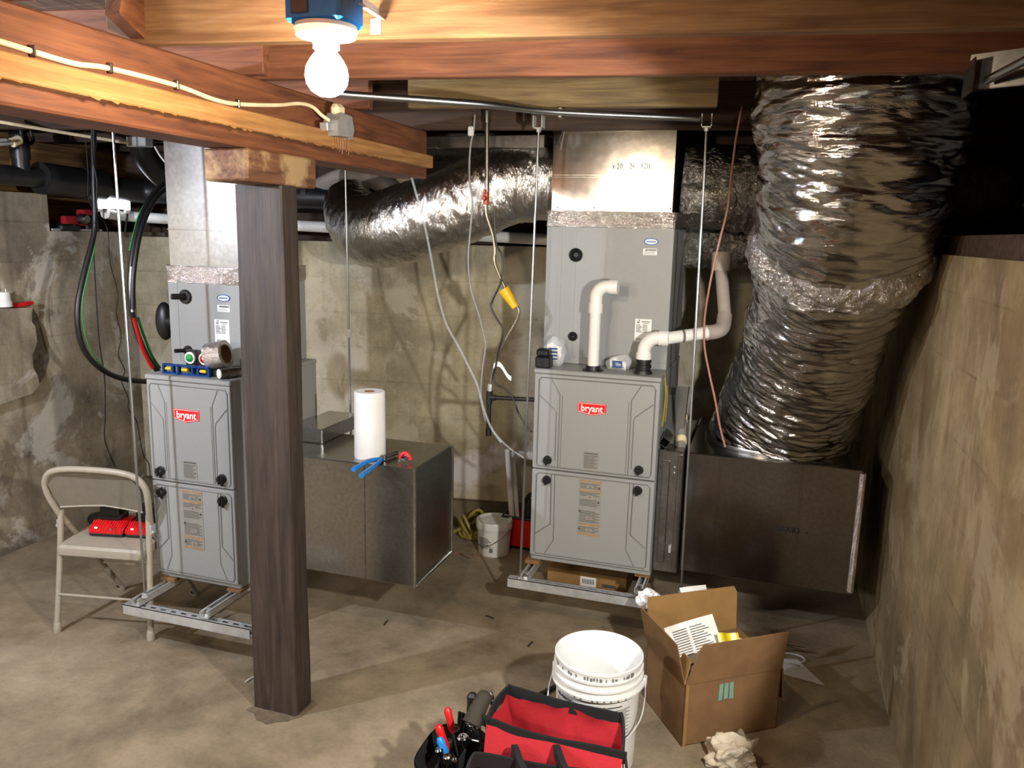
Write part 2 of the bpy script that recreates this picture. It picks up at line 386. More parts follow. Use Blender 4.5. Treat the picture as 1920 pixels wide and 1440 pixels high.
M['rust'] = plain('stained_floor_patch', '#6a5c48', 0.9, var=0.2, bscale=25)
M['bulb'] = glow('lit_bulb', (1.0, 0.80, 0.56, 1), BULB_L)
M['led'] = glow('lit_panel', (0.85, 0.92, 1.0, 1), 14.0)
M['greenled'] = glow('green_indicator', (0.1, 1.0, 0.35, 1), 2.0)
M['redled'] = glow('red_indicator', (1.0, 0.1, 0.1, 1), 3.0)
# ------------------------------------------------------------------ setting
XL, XR = -3.73, 0.545
def wb(x): return 4.02 + 0.16 * (x - XL)          # line of the back wall
def struct(o): o['kind'] = 'structure'; return o
m = MB(); m.box((-7.0, -6.0, -0.12), (4.0, 7.0, 0.0)); struct(m.build('floor', M['floor']))
m = MB(); m.box((XL - 0.35, -5.0, 0.0), (XL, 3.43, 1.88)); m.box((XL - 0.35, 3.43, 0.0), (XL, 4.3, 1.685)); struct(m.build('wall_left', M['wall_l']))
m = MB(); m.prism([(XL - 0.35, wb(XL - 0.35), 0), (2.6, wb(2.6), 0), (2.6, wb(2.6) + 0.3, 0), (XL - 0.35, wb(XL - 0.35) + 0.3, 0)], (0, 0, 1.66)); struct(m.build('wall_back', M['wall_b']))
m = MB(); m.box((XR, -5.0, 0.0), (XR + 0.3, wb(XR) + 0.05, 1.695)); struct(m.build('wall_right', M['wall_r']))
m = MB(); m.box((XL - 0.35, -5.3, 0.0), (XR + 2.2, -5.0, 2.36)); struct(m.build('wall_front', M['wall_l']))
d = V(0.16, -1, 0).normalized() * 0.07
m = MB()
m.prism([V(XL, wb(XL), 0), V(XR, wb(XR), 0), V(XR, wb(XR), 0) + V(0, -0.075, 0), V(XL, wb(XL), 0) + V(0, -0.075, 0)], (0, 0, 0.14))
for v in m.bm.verts:
    if v.co.z > 0.1: v.co.y += 0.03
struct(m.build('baseboard_back', M['footing']))
m = MB(); m.box((XR + 0.02, -5.0, 1.695), (XR + 0.2, 5.2, 1.757)); struct(m.build('trim_1', M['darkwood']))
# upper closure of the crawl spaces: framing above the concrete
m = MB(); m.box((XL - 0.34, -5.0, 1.6), (XL - 0.3, 4.6, 2.36)); struct(m.build('wall_left_upper', M['ply']))
m = MB(); m.prism([(-5, wb(-5) + 0.28, 1.6), (2.7, wb(2.7) + 0.28, 1.6), (2.7, wb(2.7) + 0.34, 1.6), (-5, wb(-5) + 0.34, 1.6)], (0, 0, 0.8)); struct(m.build('wall_back_upper', M['darkwood']))
m = MB(); m.box((2.4, -5.0, 0), (2.5, 6.0, 2.4)); m.box((XR + 0.3, -5.0, 1.5), (2.4, 5.2, 1.60)); struct(m.build('wall_right_crawl', M['darkwood']))
# ceiling: sub-floor boards and the joists nothing of the photo singles out
SL = 0.13; JB = 2.17; JT = 2.36
def joist_bm(x0, x1, y, t=0.042, zb=JB, zt=JT):
    mm = MB(); mm.box((0, 0, zb), ((x1 - x0) / math.cos(math.atan(SL)), t, zt), 0.003); return mm
def joist(x0, x1, y, mat, label=None, **k):     # y: front face at X = 0
    mm = joist_bm(x0, x1, y, **k)
    o = mm.build('ceiling_joist', mat); o.location = (x0, y + SL * x0, 0); o.rotation_euler = (0, 0, math.atan(SL))
    if label: tag(o, label, 'joist', 'ceiling joists')
    return o
m = MB()
yb = -5.0
k = 0
while yb < 5.4:
    m.box((-4.2, yb, JT), (2.6, yb + 0.137, JT + 0.02)); yb += 0.14
c_o = struct(m.build('ceiling', M['board']))
joist(-1.62, 2.4, 1.915, M['joist_a'], 'broad golden brown ceiling joist nearest the lit bulb, along the top of the photo')
joist(-1.58, 2.4, 2.375, M['joist_b'], 'reddish brown ceiling joist just behind the lit bulb, above the big foil duct')
j3 = joist(-1.30, -0.215, 2.94, M['joist_c'], 'short greyish ceiling board end above the steel conduit', zb=2.17)
for y in (1.45, 1.0, 0.55, 0.1, -0.35, -0.8, -1.25, -1.7, -2.15, -2.6, -3.05, -3.5, -3.95): struct(joist(-1.62, 2.4, y, M['joist_b'])).name = 'ceiling_frame'
for y in (3.55, 4.1, 4.6): struct(joist(-4.1, 2.4, y, M['darkwood'])).name = 'ceiling_frame'
for y in (2.30, 2.95, 1.5, 1.05, 0.6, 0.15, -0.3, -0.75, -1.2, -2.0, -2.8, -3.6): struct(joist(-4.1, -1.45, y, M['joist_b'])).name = 'ceiling_frame'
# cross brace, upper left
m = MB(); a, b_ = at(215, -12, Y=1.62), at(292, 66, Y=1.80)
t_ = (b_ - a).normalized(); n_ = V(1, 0.05, 0).normalized(); q_ = t_.cross(n_).normalized()
m.prism([a - n_ * 0.02 - q_ * .05, a + n_ * 0.02 - q_ * .05, a + n_ * 0.02 + q_ * .05, a - n_ * 0.02 + q_ * .05], b_ - a)
tag(m.build('bridging_brace', M['beam']), 'short slanted reddish wood brace between joists, top left above the beam', 'brace')
# beam with its pine strip, block, post
XB = -1.5
m = MB(); m.box((XB - 0.15, -5.0, 1.962), (XB, 3.40, 2.167), 0.006)
bt = thing('support_beam', (XB - 0.075, 1.5, 1.962), 'long reddish brown wooden beam resting on the post, running into the distance', 'beam')
m.build('beam_timber', M['beam'], bt)
m = MB(); m.box((XB, -5.0, 2.005), (XB + 0.042, 3.37, 2.058), 0.003)
for v in m.bm.verts: v.co += noise.noise_vector(v.co * 3) * 0.003
sp = m.build('pine_strip', M['pine'], bt); sp['label'] = 'pale pine strip nailed along the beam'
m = MB()
for i in range(36):     # splinters along the strip's lower edge
    y = 1.25 + i * 0.047 + random.uniform(-.02, .02); l = random.uniform(0.01, 0.05); z = 2.005
    m.prism([(XB + 0.043, y, z), (XB + 0.043, y + l, z + 0.002), (XB + 0.046, y + l * .6, z - random.uniform(.001, .006))], (-0.004, 0, 0))
m.build('splintered_edge', M['pine'], bt)
m = MB(); m.box((XB - 0.15, 2.085, 1.866), (XB + 0.002, 2.47, 1.961), 0.006); m.jitter(0.003, 9)
tag(m.build('bearing_block', M['block']), 'short stained wooden block between the top of the post and the beam', 'block')
m = MB()
m.grid(lambda u, v: (lambda an, z: V(-1.588 + (0.086 + 0.004 * (1 - z / 1.866)) * max(-1, min(1, 1.36 * math.cos(an))), 2.308 + 0.05 * max(-1, min(1, 1.36 * math.sin(an))), z))(u * 2 * math.pi, v * 1.866), 48, 40, closed_u=True)
for v in m.bm.verts:
    v.co += noise.noise_vector(V(v.co.x * 18, v.co.y * 18, v.co.z * 2.2)) * 0.0045
m.bm.faces.new([v for v in m.bm.verts if v.co.z > 1.86][:48]) if False else None
pt = m.build('wooden_post', M['post'], ang=25); tag(pt, 'rough dark brown square wooden post standing on the floor under the beam', 'post')
m = MB(); ring = []
for i in range(26):
    an = 2 * math.pi * i / 26; r = 0.115 + random.uniform(-.025, .02); ring.append((-1.588 + r * math.cos(an) * 1.0, 2.29 + r * math.sin(an), 0.001))
m.prism(ring, (0, 0, 0.003)); tag(m.build('post_footing_patch', M['rust']), 'crumbled dark patch of floor around the foot of the wooden post', 'patch')
# broken shelf of concrete on the left wall
pts = [(-5.0, 0), (2.92, 0), (3.02, 0.2), (3.09, 0.52), (3.13, 0.66), (3.10, 0.78), (3.14, 0.86), (3.12, 0.98), (3.16, 1.10), (3.12, 1.2), (3.15, 1.29), (-5.0, 1.31)]
# rim board and sills up in the gap above the left wall
m = MB(); m.box((XL - 0.28, 0.5, 1.88), (XL - 0.24, 4.3, 2.17), 0.003); tag(m.build('rim_board', M['ply']), 'wide streaked brown wooden rim board above the left concrete wall', 'board')
# ------------------------------------------------------------------ bulb fixture
fx = thing('light_fixture', (BULB.x, BULB.y, 2.17), 'lit bare bulb in a white porcelain holder under a blue box by the joist', 'light fixture')
bx = BULB.x; by = BULB.y
m = MB(); m.box((bx - 0.062, by - 0.05, 2.122), (bx + 0.058, by + 0.05, 2.24), 0.006)
bo = m.build('junction_box', M['bluebox'], fx)
m = MB(); m.box((bx - 0.046, by - 0.053, 2.135), (bx - 0.008, by - 0.0495, 2.23), 0.002); m.build('side_plate', M['paint_d'], bo)
m = MB(); m.lathe([(0, 2.123), (0.06, 2.122), (0.063, 2.114), (0.058, 2.102), (0.03, 2.098), (0.026, 2.09), (0.026, 2.08), (0, 2.08)], (bx, by, 0)); m.build('lamp_holder', M['ceram'], fx)
m = MB(); m.lathe([(0.016, 2.085), (0.02, 2.075), (0.032, 2.06), (0.04, 2.045), (0.0425, 2.03), (0.040, 2.014), (0.031, 2.0), (0.016, 1.991), (0, 1.989)], (bx, by, 0), seg=40); m.build('bulb', M['bulb'], fx)
a = V(bx + 0.055, by + 0.02, 2.165); yj = 1.915 + SL * -0.62
b_ = at(712, 38, Y=1.815)
m = MB(); m.prism([a, a + V(0, 0, 0.022), a + V(0.004, -0.008, 0.022), a + V(0.004, -0.008, 0)], b_ - a)
m.prism([a, a + V(0.01, 0.022, 0), a + V(0.01, 0.022, 0.003), a + V(0, 0, 0.003)], b_ - a)
yj = 1.915 + SL * b_.x
m.box((b_.x - 0.012, yj - 0.004, 2.18), (b_.x + 0.014, yj - 0.0005, 2.215)); m.build('hanger_bar', M['zinc'], fx)
# cream cable stapled to the beam, grey box on the strip
cab = [at(x, y, X=XB + 0.006) for x, y in ((-60, 64), (0, 78), (60, 96), (140, 119), (205, 128), (330, 160), (400, 186), (445, 195), (520, 197), (560, 194))] + [at(585, 200, X=XB + 0.012), at(603, 216, X=XB + 0.03), at(622, 229, X=XB + 0.05)]
ct = thing('electrical_cable', cab[5], 'cream coloured electrical cable stapled along the side of the beam', 'cable')
m = MB(); m.tube(cab, 0.0062, 8); m.build('cable_sheath', M['romex'], ct)
for i in (2, 4, 5, 7):
    p = cab[i]; m = MB(); m.box(p + V(-0.004, -0.004, -0.012), p + V(0.009, 0.004, 0.012), 0.002); m.build('staple', M['steel'], ct)
jb = thing('junction_box', at(640, 255, X=XB + 0.04), 'grey metal junction box fixed on the pine strip at the end of the cream cable', 'electrical box')
c = at(636, 238, X=XB + 0.055); Mx = Matrix.Translation(c) @ Matrix.Rotation(0.1, 4, 'X')
m = MB(); m.prism([Mx @ V(-0.03, y, z) for y, z in ((-0.055, -0.03), (0.045, -0.035), (0.06, -0.01), (0.048, 0.035), (-0.02, 0.045), (-0.05, 0.02))], (0.055, 0, 0)); m.build('box_body', M['greywire'], jb)
m = MB(); m.box((-0.02, -0.095, -0.015), (0.01, -0.05, 0.012), 0.002, Mx); m.build('cable_clamp', M['zinc'], jb)
m = MB(); m.box((-0.02, 0.05, -0.04), (0.005, 0.085, -0.034), 0, Mx); m.build('mounting_ear', M['zinc'], jb)
m = MB()
for i in range(6): m.tube([Mx @ V(0.0, -0.03 + i * .014, -0.03), Mx @ V(0.012, -0.035 + i * .016, -0.05), Mx @ V(0.004, -0.03 + i * .015, -0.075 - (i % 3) * .008)], 0.0013, 5)
m.build('wire_ends', M['copper'], jb)
m = MB(); m.box((-0.02, -0.03, 0.035), (0.015, 0.03, 0.075), 0.012, Mx); m.build('cover_flap', M['romex'], jb)
# galvanised conduit below the joists
cp = [at(600, 172, Z=2.155), at(660, 178, Z=2.152), at(900, 195, Z=2.15), at(1040, 210, Z=2.15), at(1312, 222, Z=2.15)]
cn = thing('conduit', cp[2], 'thin galvanised steel conduit running under the greyish board towards the right', 'conduit')
m = MB(); m.tube(cp, 0.0115, 12, 3); m.build('conduit_pipe', M['rod'], cn)
m = MB(); p = at(1052, 212, Z=2.15)
m.tube([p + V(-.012, 0, .016), p + V(0.012, 0, .016)], 0.004, 6); m.box(p + V(-.008, -.016, -.018), p + V(.008, .016, .018), .002); m.build('clip', M['steel'], cn)
# ------------------------------------------------------------------ furnaces
def furnace(x0, x1, yf, z0, z1, depth, label, left):
    t = thing('furnace', ((x0 + x1) / 2, yf + depth / 2, z0), label, 'furnace', 'furnaces'); w = x1 - x0; h = z1 - z0; zs = z0 + 0.492 * h
    U = lambda u: x0 + u * w
    m = MB(); m.box((x0, yf + 0.02, z0), (x1, yf + depth, z1 - 0.012), 0.004); m.build('casing', M['paint'], t)
    m = MB(); m.box((x0 - 0.003, yf - 0.004, z1 - 0.02), (x1 + 0.003, yf + depth, z1), 0.004); m.build('top_panel', M['paint'], t)
    for nm, a, b_ in (('upper_door', zs + 0.003, z1 - 0.022), ('lower_door', z0 + 0.028, zs - 0.003)):
        m = MB(); m.box((x0 + 0.001, yf, a), (x1 - 0.001, yf + 0.022, b_), 0.006, seg=3); dr = m.build(nm, M['paint'], t)
        hh = b_ - a; Z = lambda v: a + v * hh
        g = MB(); k = MB(); kp = []
        def line(mm, pts, r=0.0022): mm.tube([V(U(u), yf - 0.0002, Z(v)) for u, v in pts], r, 6, 0)
        o_ = [(0.05, 0.03), (0.95, 0.03), (0.965, 0.06), (0.965, 0.93), (0.945, 0.965), (0.06, 0.965), (0.04, 0.94), (0.04, 0.05), (0.05, 0.03)]
        line(g, o_, 0.003)
        if nm == 'upper_door':
            for sgn in (0, 1):
                f = lambda u: 1 - u if sgn else u
                line(g, [(f(0.145), 0.955), (f(0.215), 0.80), (f(0.215), 0.03)]); line(g, [(f(0.235), 0.79), (f(0.235), 0.03)], 0.0014)
                line(g, [(f(0.045), 0.78), (f(0.18), 0.635), (f(0.19), 0.60), (f(0.19), 0.10)])
                kp.append((f(0.13), 0.10))
        else:
            for sgn in (0, 1):
                f = lambda u: 1 - u if sgn else u
                line(g, [(f(0.165), 0.965), (f(0.17), 0.39), (f(0.045), 0.26)], 0.003); line(g, [(f(0.195), 0.965), (f(0.20), 0.21), (f(0.13), 0.04)], 0.0022)
                kp.append((f(0.13), 0.895))
        g.build('pressed_rib', M['groove'], dr)
        for u, v in kp:
            m = MB(); q = V(U(u), yf, Z(v))
            m.lathe([(0, 0.026), (0.012, 0.026), (0.0165, 0.02), (0.017, 0.006), (0.0195, 0.004), (0.0195, 0)], q, (0, -1, 0), 20)
            m.box(q + V(-0.0045, -0.031, -0.018), q + V(0.0045, -0.018, 0.018), 0.002)
            if left: m.box(q + V(-.006, -.012, -.03), q + V(.006, -.004, -.012), .002)
            m.build('latch_knob', M['black'], dr)
        if nm == 'upper_door':
            c = V(U(0.475), yf - 0.0015, Z(0.685)); bw, bh = 0.0635, 0.0235
            poly = [(-bw, bh), (bw, bh), (bw * 0.97, -bh * .75), (0, -bh * 1.35), (-bw * 0.97, -bh * .75)]
            m = MB(); m.prism([c + V(x, 0, z) for x, z in poly], (0, 0.002, 0)); bg = m.build('badge', M['badge'], dr, flat=True)
            m = MB()
            pp = [c + V(x * .93, -0.0004, z * .86) for x, z in poly]
            m.tube(pp + [pp[0]], 0.0011, 5, 0); m.build('badge_border', M['label'], bg)
            m = text_front('bryant', 0.040, c + V(0, -0.0012, -0.001), bold=0.0009, sx=0.92); m.build('lettering', M['label'], bg, flat=True)
            c = V(U(0.485), yf - 0.0012, Z(0.13)); m = MB(); m.box(c + V(-.035, 0, -.043), c + V(.035, .002, .043)); lb = m.build('notice_label', M['label_g'], dr, flat=True)
            m = MB(); m.box(c + V(-.03, -.0008, .034), c + V(.03, 0, .039))
            for i in range(11): m.box(c + V(-.03, -.0008, .026 - i * .0055), c + V(.03 - (i % 3) * .008, 0, .028 - i * .0055))
            m.build('print', M['print'], lb, flat=True)
        else:
            c = V(U(0.49), yf - 0.0012, Z(0.63)); lw, lh = 0.05, 0.128
            m = MB(); m.box(c + V(-lw, 0, -lh), c + V(lw, .002, lh)); lb = m.build('warning_label', M['label_g'], dr, flat=True)
            for z in (0.95, 0.62, -0.60, -0.95):
                m = MB(); m.box(c + V(-lw, -.0006, z * lh - .005), c + V(lw, 0, z * lh + .005)); m.build('orange_band', M['orange'], lb, flat=True)
            m = MB()
            for i in range(34):
                z = 0.86 - i * 0.052
                if abs(z - 0.62) < .07 or abs(z + 0.6) < .07 or abs(z + .02) < .07 or abs(z - .35) < .05: continue
                m.box(c + V(-lw * .88, -.0006, z * lh - .0012), c + V(lw * (0.85 - 0.25 * (i % 2)), 0, z * lh + .0012))
            for z, x in ((0.74, 0.8), (0.24, 0.8), (-.12, -.85), (-.76, -.85)):
                m.prism([c + V(x * lw - .006, -.0006, z * lh - .006), c + V(x * lw + .006, -.0006, z * lh - .006), c + V(x * lw, -.0006, z * lh + .007)], (0, .0006, 0))
            m.build('print', M['print'], lb, flat=True)
            for z in (0.76, 0.4, -.36, -.8):
                m = MB(); m.box(c + V(-.014, -.0009, z * lh - .006), c + V(.014, 0, z * lh + .006)); pg = m.build('pictogram_panel', M['pvc_d'], lb, flat=True)
                m = MB(); m.box(c + V(-.010, -.0013, z * lh - .002), c + V(-.006, -.0006, z * lh + .002)); m.box(c + V(-.002, -.0013, z * lh - .004), c + V(.003, -.0006, z * lh + .003)); m.box(c + V(.006, -.0013, z * lh - .003), c + V(.010, -.0006, z * lh + .001)); m.build('print', M['print'], lb, flat=True)
    return t
FR = furnace(-0.943, -0.398, 3.30, 0.272, 1.157, 0.70, 'grey furnace on the right with two white plastic pipes on top', False)
FL = furnace(-2.407, -2.0, 2.62, 0.243, 1.13, 0.64, 'grey furnace on the left behind the wooden post, tools lying on top', True)
# ------------------------------------------------------------------ coil cabinets and supply plenums
def coil(x0, x1, yf, z0, z1, depth, label, left):
    t = thing('coil_cabinet', ((x0 + x1) / 2, yf + depth / 2, z0), label, 'coil cabinet', 'coil cabinets'); w = x1 - x0; h = z1 - z0
    m = MB(); m.box((x0, yf, z0), (x1, yf + depth, z1), 0.003); m.build('casing', M['paint'], t)
    u = 0.245
    m = MB(); m.box((x0 + u * w, yf - 0.003, z0 + .03), (x1 - .001, yf + 0.001, z1 - .05), 0.001); m.box((x0 + .125 * w, yf - .0012, z0 + .03), (x0 + .13 * w, yf, z1 - .05)); pn = m.build('access_panel', M['paint'], t)
    hs = [(0.74, 0.030), (0.19, 0.021)]
    for v, r in hs:
        m = MB(); q = V(x0 + u * w, yf - .002, z0 + v * h)
        m.lathe([(r * .35, 0.004), (r * .5, 0.02 if not left else 0.012), (r * .9, 0.012), (r, 0.008), (r, 0)], q, (0, -1, 0), 24)
        m.lathe([(0, 0.003), (r * .4, 0.003)], q, (0, -1, 0), 16)
        if left: m.tube([q, q + V(-0.03, -0.05, 0.002)], r * .42, 12)
        m.build('pipe_grommet', M['black'], t)
    c = V(x1 - 0.095, yf - 0.0045, z1 - 0.105)
    m = MB(); m.lathe([(0, 0.001), (0.032, 0.001), (0.032, 0)], (0, 0, 0), (0, -1, 0), 32); bmesh.ops.transform(m.bm, matrix=Matrix.Translation(c) @ Matrix.Diagonal((1, 1, 0.46, 1)), verts=m.bm.verts)
    ov = m.build('oval_badge', M['bluem'], t, flat=True)
    m = MB(); m.lathe([(0, 0.002), (0.027, 0.002), (0.027, 0)], (0, 0, 0), (0, -1, 0), 32); bmesh.ops.transform(m.bm, matrix=Matrix.Translation(c) @ Matrix.Diagonal((1, 1, 0.42, 1)), verts=m.bm.verts)
    m.build('badge_face', M['label'], ov, flat=True)
    m = MB()
    for i in range(9): m.prism([c + V(-.021 + i * .0046, -.0027, -.0035), c + V(-.018 + i * .0046, -.0027, -.0035), c + V(-.0165 + i * .0046, -.0027, .0035), c + V(-.0195 + i * .0046, -.0027, .0035)], (0, .0006, 0))
    m.build('lettering', M['bluem'], ov, flat=True)
    c = V(x1 - 0.098, yf - 0.004, z1 - 0.148); m = MB(); m.box(c + V(-.03, -.001, -.014), c + V(.03, .001, .014)); wl = m.build('warning_label', M['label'], t, flat=True)
    m = text_front('WARNING', 0.009, c + V(.006, -.0016, .007), bold=0.0004); m.prism([c + V(-.022, -.0018, .004), c + V(-.014, -.0018, .004), c + V(-.018, -.0018, .011)], (0, .001, 0))
    for i in range(2): m.box(c + V(-.024, -.0018, -.003 - i * .006), c + V(.022, -.0008, -.0015 - i * .006))
    m.build('print', M['print'], wl, flat=True)
    c = V(x1 - 0.11, yf - 0.004, z0 + 0.17); m = MB(); m.box(c + V(-.036, -.001, -.05), c + V(.036, .001, .05)); rl = m.build('rating_label', M['label'], t, flat=True)
    m = MB()
    m.prism([c + V(-.03, -.0018, .036), c + V(-.022, -.0018, .030), c + V(-.014, -.0018, .036)], (0, .001, 0)); m.prism([c + V(-.027, -.0018, .039), c + V(-.023, -.0018, .039), c + V(-.020, -.0018, .047)], (0, .001, 0)); m.box(c + V(-.018, -.0018, .038), c + V(-.0155, -.0008, .047))
    m.box(c + V(-.008, -.0018, .037), c + V(.03, -.0008, .040)); m.box(c + V(0, -.0018, .031), c + V(.024, -.0008, .033))
    for i in range(6): m.box(c + V(-.03, -.0018, .022 - i * .006), c + V(-.012 + .004 * (i % 3), -.0008, .0245 - i * .006)); m.box(c + V(-.002, -.0018, .022 - i * .006), c + V(.018, -.0008, .0245 - i * .006))
    for i in range(9): m.box(c + V(-.026 + i * .0055, -.0018, -.046), c + V(-.0235 + i * .0055 - .001 * (i % 2), -.0008, -.034))
    m.build('print', M['print'], rl, flat=True)
    m = MB()
    def tf(u, v):
        p = u * (2 * depth + w)
        if p < depth: q = V(x0 - .004, yf + depth - p, 0)
        elif p < depth + w: q = V(x0 + p - depth, yf - .004, 0)
        else: q = V(x1 + .004, yf + p - depth - w, 0)
        q.z = z1 - 0.05 + v * 0.07; return q + noise.noise_vector(q * 38) * 0.004
    m.grid(tf, 120, 7); m.build('foil_tape', M['tape'], t)
    return t
CR = coil(-0.963, -0.402, 3.50, 1.157, 1.815, 0.52, 'tall grey coil cabinet on top of the right furnace', False)
CL = coil(-2.428, -2.05, 2.80, 1.13, 1.545, 0.46, 'grey coil cabinet on the left furnace, half hidden by the wooden post', True)
m = MB(); q = at(309, 602, Y=2.95); m.sphere(q, .06, (.7, .6, 1.45), 3); m.tube([q, V(-2.42, q.y, q.z)], .03, 12, 0); m.build('rubber_plug', M['black'], CL)
m = MB(); t = thing('supply_plenum', (-0.68, 3.75, 1.83), 'shiny sheet metal plenum with blue size stamp above the right coil cabinet', 'plenum')
m.box((-0.95, 3.51, 1.815), (-0.415, 4.0, 2.185), 0.003)
m.box((-0.955, 3.505, 2.17), (-0.41, 4.0, 2.187), 0.003)
sh = m.build('sheet_metal', M['galv_p'], t)
m = MB(); m.box((-0.945, 3.5065, 1.985), (-0.42, 3.509, 1.989)); m.box((-0.945, 3.506, 1.976), (-0.42, 3.509, 1.979)); m.build('crease', M['galv_d'], t)
m = text_front('x 20    26.  ADI\'', 0.034, (-0.60, 3.508, 2.023), sx=0.75); m.build('stamp', M['ink'], t, flat=True)
m = MB(); m.prism([(-0.952, 3.5, 2.185), (-0.90, 3.5, 2.185), (-0.925, 3.47, 2.10)], (0, .002, 0)); m.build('bent_tab', M['galv'], t)
m = MB()
for i in range(4): m.sphere((-0.92 + i * .165, 3.508, 1.85), 0.004, sub=2)
m.build('screw_heads', M['zinc'], t)
t = thing('supply_plenum', (-2.24, 3.0, 1.56), 'bluish shiny sheet metal plenum above the left coil cabinet, by the wooden block', 'plenum')
m = MB(); m.box((-2.42, 2.81, 1.545), (-2.055, 3.2, 2.16), 0.003); m.build('sheet_metal', M['galv'], t)
m = MB(); m.box((-2.42, 2.8065, 1.712), (-2.055, 2.809, 1.716)); m.build('crease', M['galv_d'], t)
# ------------------------------------------------------------------ return air boxes
def duct_box(name, lo, hi, label, seams, mt='galv_d'):
    t = thing(name, ((lo[0] + hi[0]) / 2, (lo[1] + hi[1]) / 2, lo[2]), label, 'duct box'); m = MB()
    m.box(lo, hi, 0.004); bd = m.build('sheet_metal', M[mt], t)
    for x in seams:
        m = MB(); m.box((x - .004, lo[1] - .004, lo[2] + .003), (x + .004, lo[1] + .001, hi[2] - .003), .001); m.build('seam', M[mt], t)
    return t, bd
t, _ = duct_box('return_air_box', (-1.985, 2.80, 0.30), (-1.287, 3.20, 0.80), 'large shiny sheet metal return box beside the left furnace, paper towels on top', (-1.51,))
m = MB()
for (a, b_) in (((-1.287, 2.80, .30), (-1.287, 2.80, .80)), ((-1.287, 3.2, .30), (-1.287, 3.2, .80)), ((-1.287, 2.8, .30), (-1.287, 3.2, .30))):
    a = V(*a); b_ = V(*b_); m.tube([a + V(.004, 0, 0), b_ + V(.004, 0, 0)], 0.007, 8)
m.build('corner_flange', M['galv'], t)
m = MB(); m.box((-1.99, 3.0, 0.80), (-1.82, 3.35, 0.865), .004); m.build('transition_collar', M['galv'], t)
t, _ = duct_box('return_air_box', (-0.283, 3.40, 0.285), (0.42, 4.12, 0.825), 'large dull sheet metal box under the big foil duct, beside the right wall', (-0.14, 0.19), 'galv_r')
m = text_front('60X83  -', 0.032, (0.17, 3.3965, 0.535), rz=0.02, sx=1.1); m.build('stamp', M['ink'], t, flat=True)
m = MB(); m.tube([V(0.418, 3.402, .30), V(.418, 3.402, .81), ], 0.013, 8); m.jitter(.004, 30); m.build('sealed_edge', M['tape'], t)
t = thing('filter_rack', (-0.335, 3.5, 0.28), 'narrow upright sheet metal filter rack between the right furnace and the metal box', 'filter rack')
m = MB(); m.box((-0.395, 3.36, 0.285), (-0.29, 4.0, 0.835), .003); m.build('rack_body', M['galv_d'], t)
m = MB(); m.box((-0.378, 3.352, 0.33), (-0.345, 3.361, 0.79), .003); m.box((-0.312, 3.345, 0.31), (-0.29, 3.361, 0.82), .003); m.build('rack_flange', M['galv_d'], t)
m = MB(); m.box((-0.33, 3.345, 0.38), (-0.318, 3.36, 0.41), .002); m.sphere((-0.325, 3.358, .74), .004, sub=2); m.sphere((-0.325, 3.358, .765), .004, sub=2); m.build('latch', M['zinc'], t)
# ------------------------------------------------------------------ hanging struts and rods
def strut(name, p0, p1, label, group, mat='zinc'):
    p0 = Vector(p0); p1 = Vector(p1); L = (p1 - p0).length; d = (p1 - p0).normalized()
    Mx = Matrix(((d.x, -d.y, 0, p0.x), (d.y, d.x, 0, p0.y), (0, 0, 1, p0.z), (0, 0, 0, 1)))
    m = MB(); h = 0.041
    m.box((0, 0, 0), (L, 0.0025, h), 0, Mx); m.box((0, 0.0385, 0), (L, 0.041, h), 0, Mx)
    m.box((0, 0, h - .0025), (L, 0.013, h), 0, Mx); m.box((0, 0.028, h - .0025), (L, 0.041, h), 0, Mx)
    k = 0.0; 
    while k < L - 0.03:
        m.box((k, 0.012, h - .0025), (min(k + 0.022, L), 0.029, h), 0, Mx); k += 0.05
    m.box((0, 0.0025, 0), (L, 0.0385, 0.0025), 0, Mx)
    o = m.build(name, M[mat], ang=30); return tag(o, label, 'strut channel', group)
strut('strut_channel', (-1.010, 3.19, 0.180), (-0.230, 3.19, 0.205), 'slotted steel strut hanging under the front of the right furnace', 'strut channels')
strut('strut_channel', (-2.43, 2.44, 0.153), (-1.82, 2.44, 0.161), 'slotted steel strut hanging under the front of the left furnace', 'strut channels')
def bearer(x, y0, y1, z, label):
    t = thing('strut_bearer', (x, y0, z), label, 'strut channel', 'strut channels'); m = MB(); h = .03
    m.box((x - .02, y0, z), (x - .0175, y1, z + h)); m.box((x + .0175, y0, z), (x + .02, y1, z + h)); m.box((x - .02, y0, z), (x + .02, y1, z + .0025)); m.box((x - .02, y0, z + h - .002), (x - .009, y1, z + h)); m.box((x + .009, y0, z + h - .002), (x + .02, y1, z + h)); m.build('channel', M['zinc'], t, ang=30)
    m = MB(); m.lathe([(0, .03), (.01, .03), (.012, .02), (.017, .018), (.017, .0)], (x, y0 + .03, z), seg=6); m.build('nut', M['chrome'], t)
bearer(-0.93, 3.19, 4.0, 0.222, 'short steel strut bearer under the left side of the right furnace')
bearer(-0.425, 3.19, 4.0, 0.241, 'short steel strut bearer under the right side of the right furnace')
bearer(-2.365, 2.44, 3.2, 0.196, 'short steel strut bearer under the left side of the left furnace')
bearer(-2.03, 2.44, 3.2, 0.202, 'short steel strut bearer by the post under the left furnace')
def pad(x, y, z, z2, label):
    m = MB(); m.box((x - .035, y, z), (x + .035, y + .07, z2), .003); tag(m.build('rubber_pad', M['card']), label, 'pad', 'pads under the furnaces')
pad(-0.93, 3.30, 0.2525, 0.272, 'small brown pad under the left front corner of the right furnace')
pad(-0.43, 3.30, 0.2715, 0.274, 'small brown pad under the right front corner of the right furnace')
pad(-2.365, 2.625, 0.2235, 0.243, 'small brown pad under the left front corner of the left furnace')
pad(-2.03, 2.625, 0.2295, 0.243, 'small dark pad under the right front corner of the left furnace')
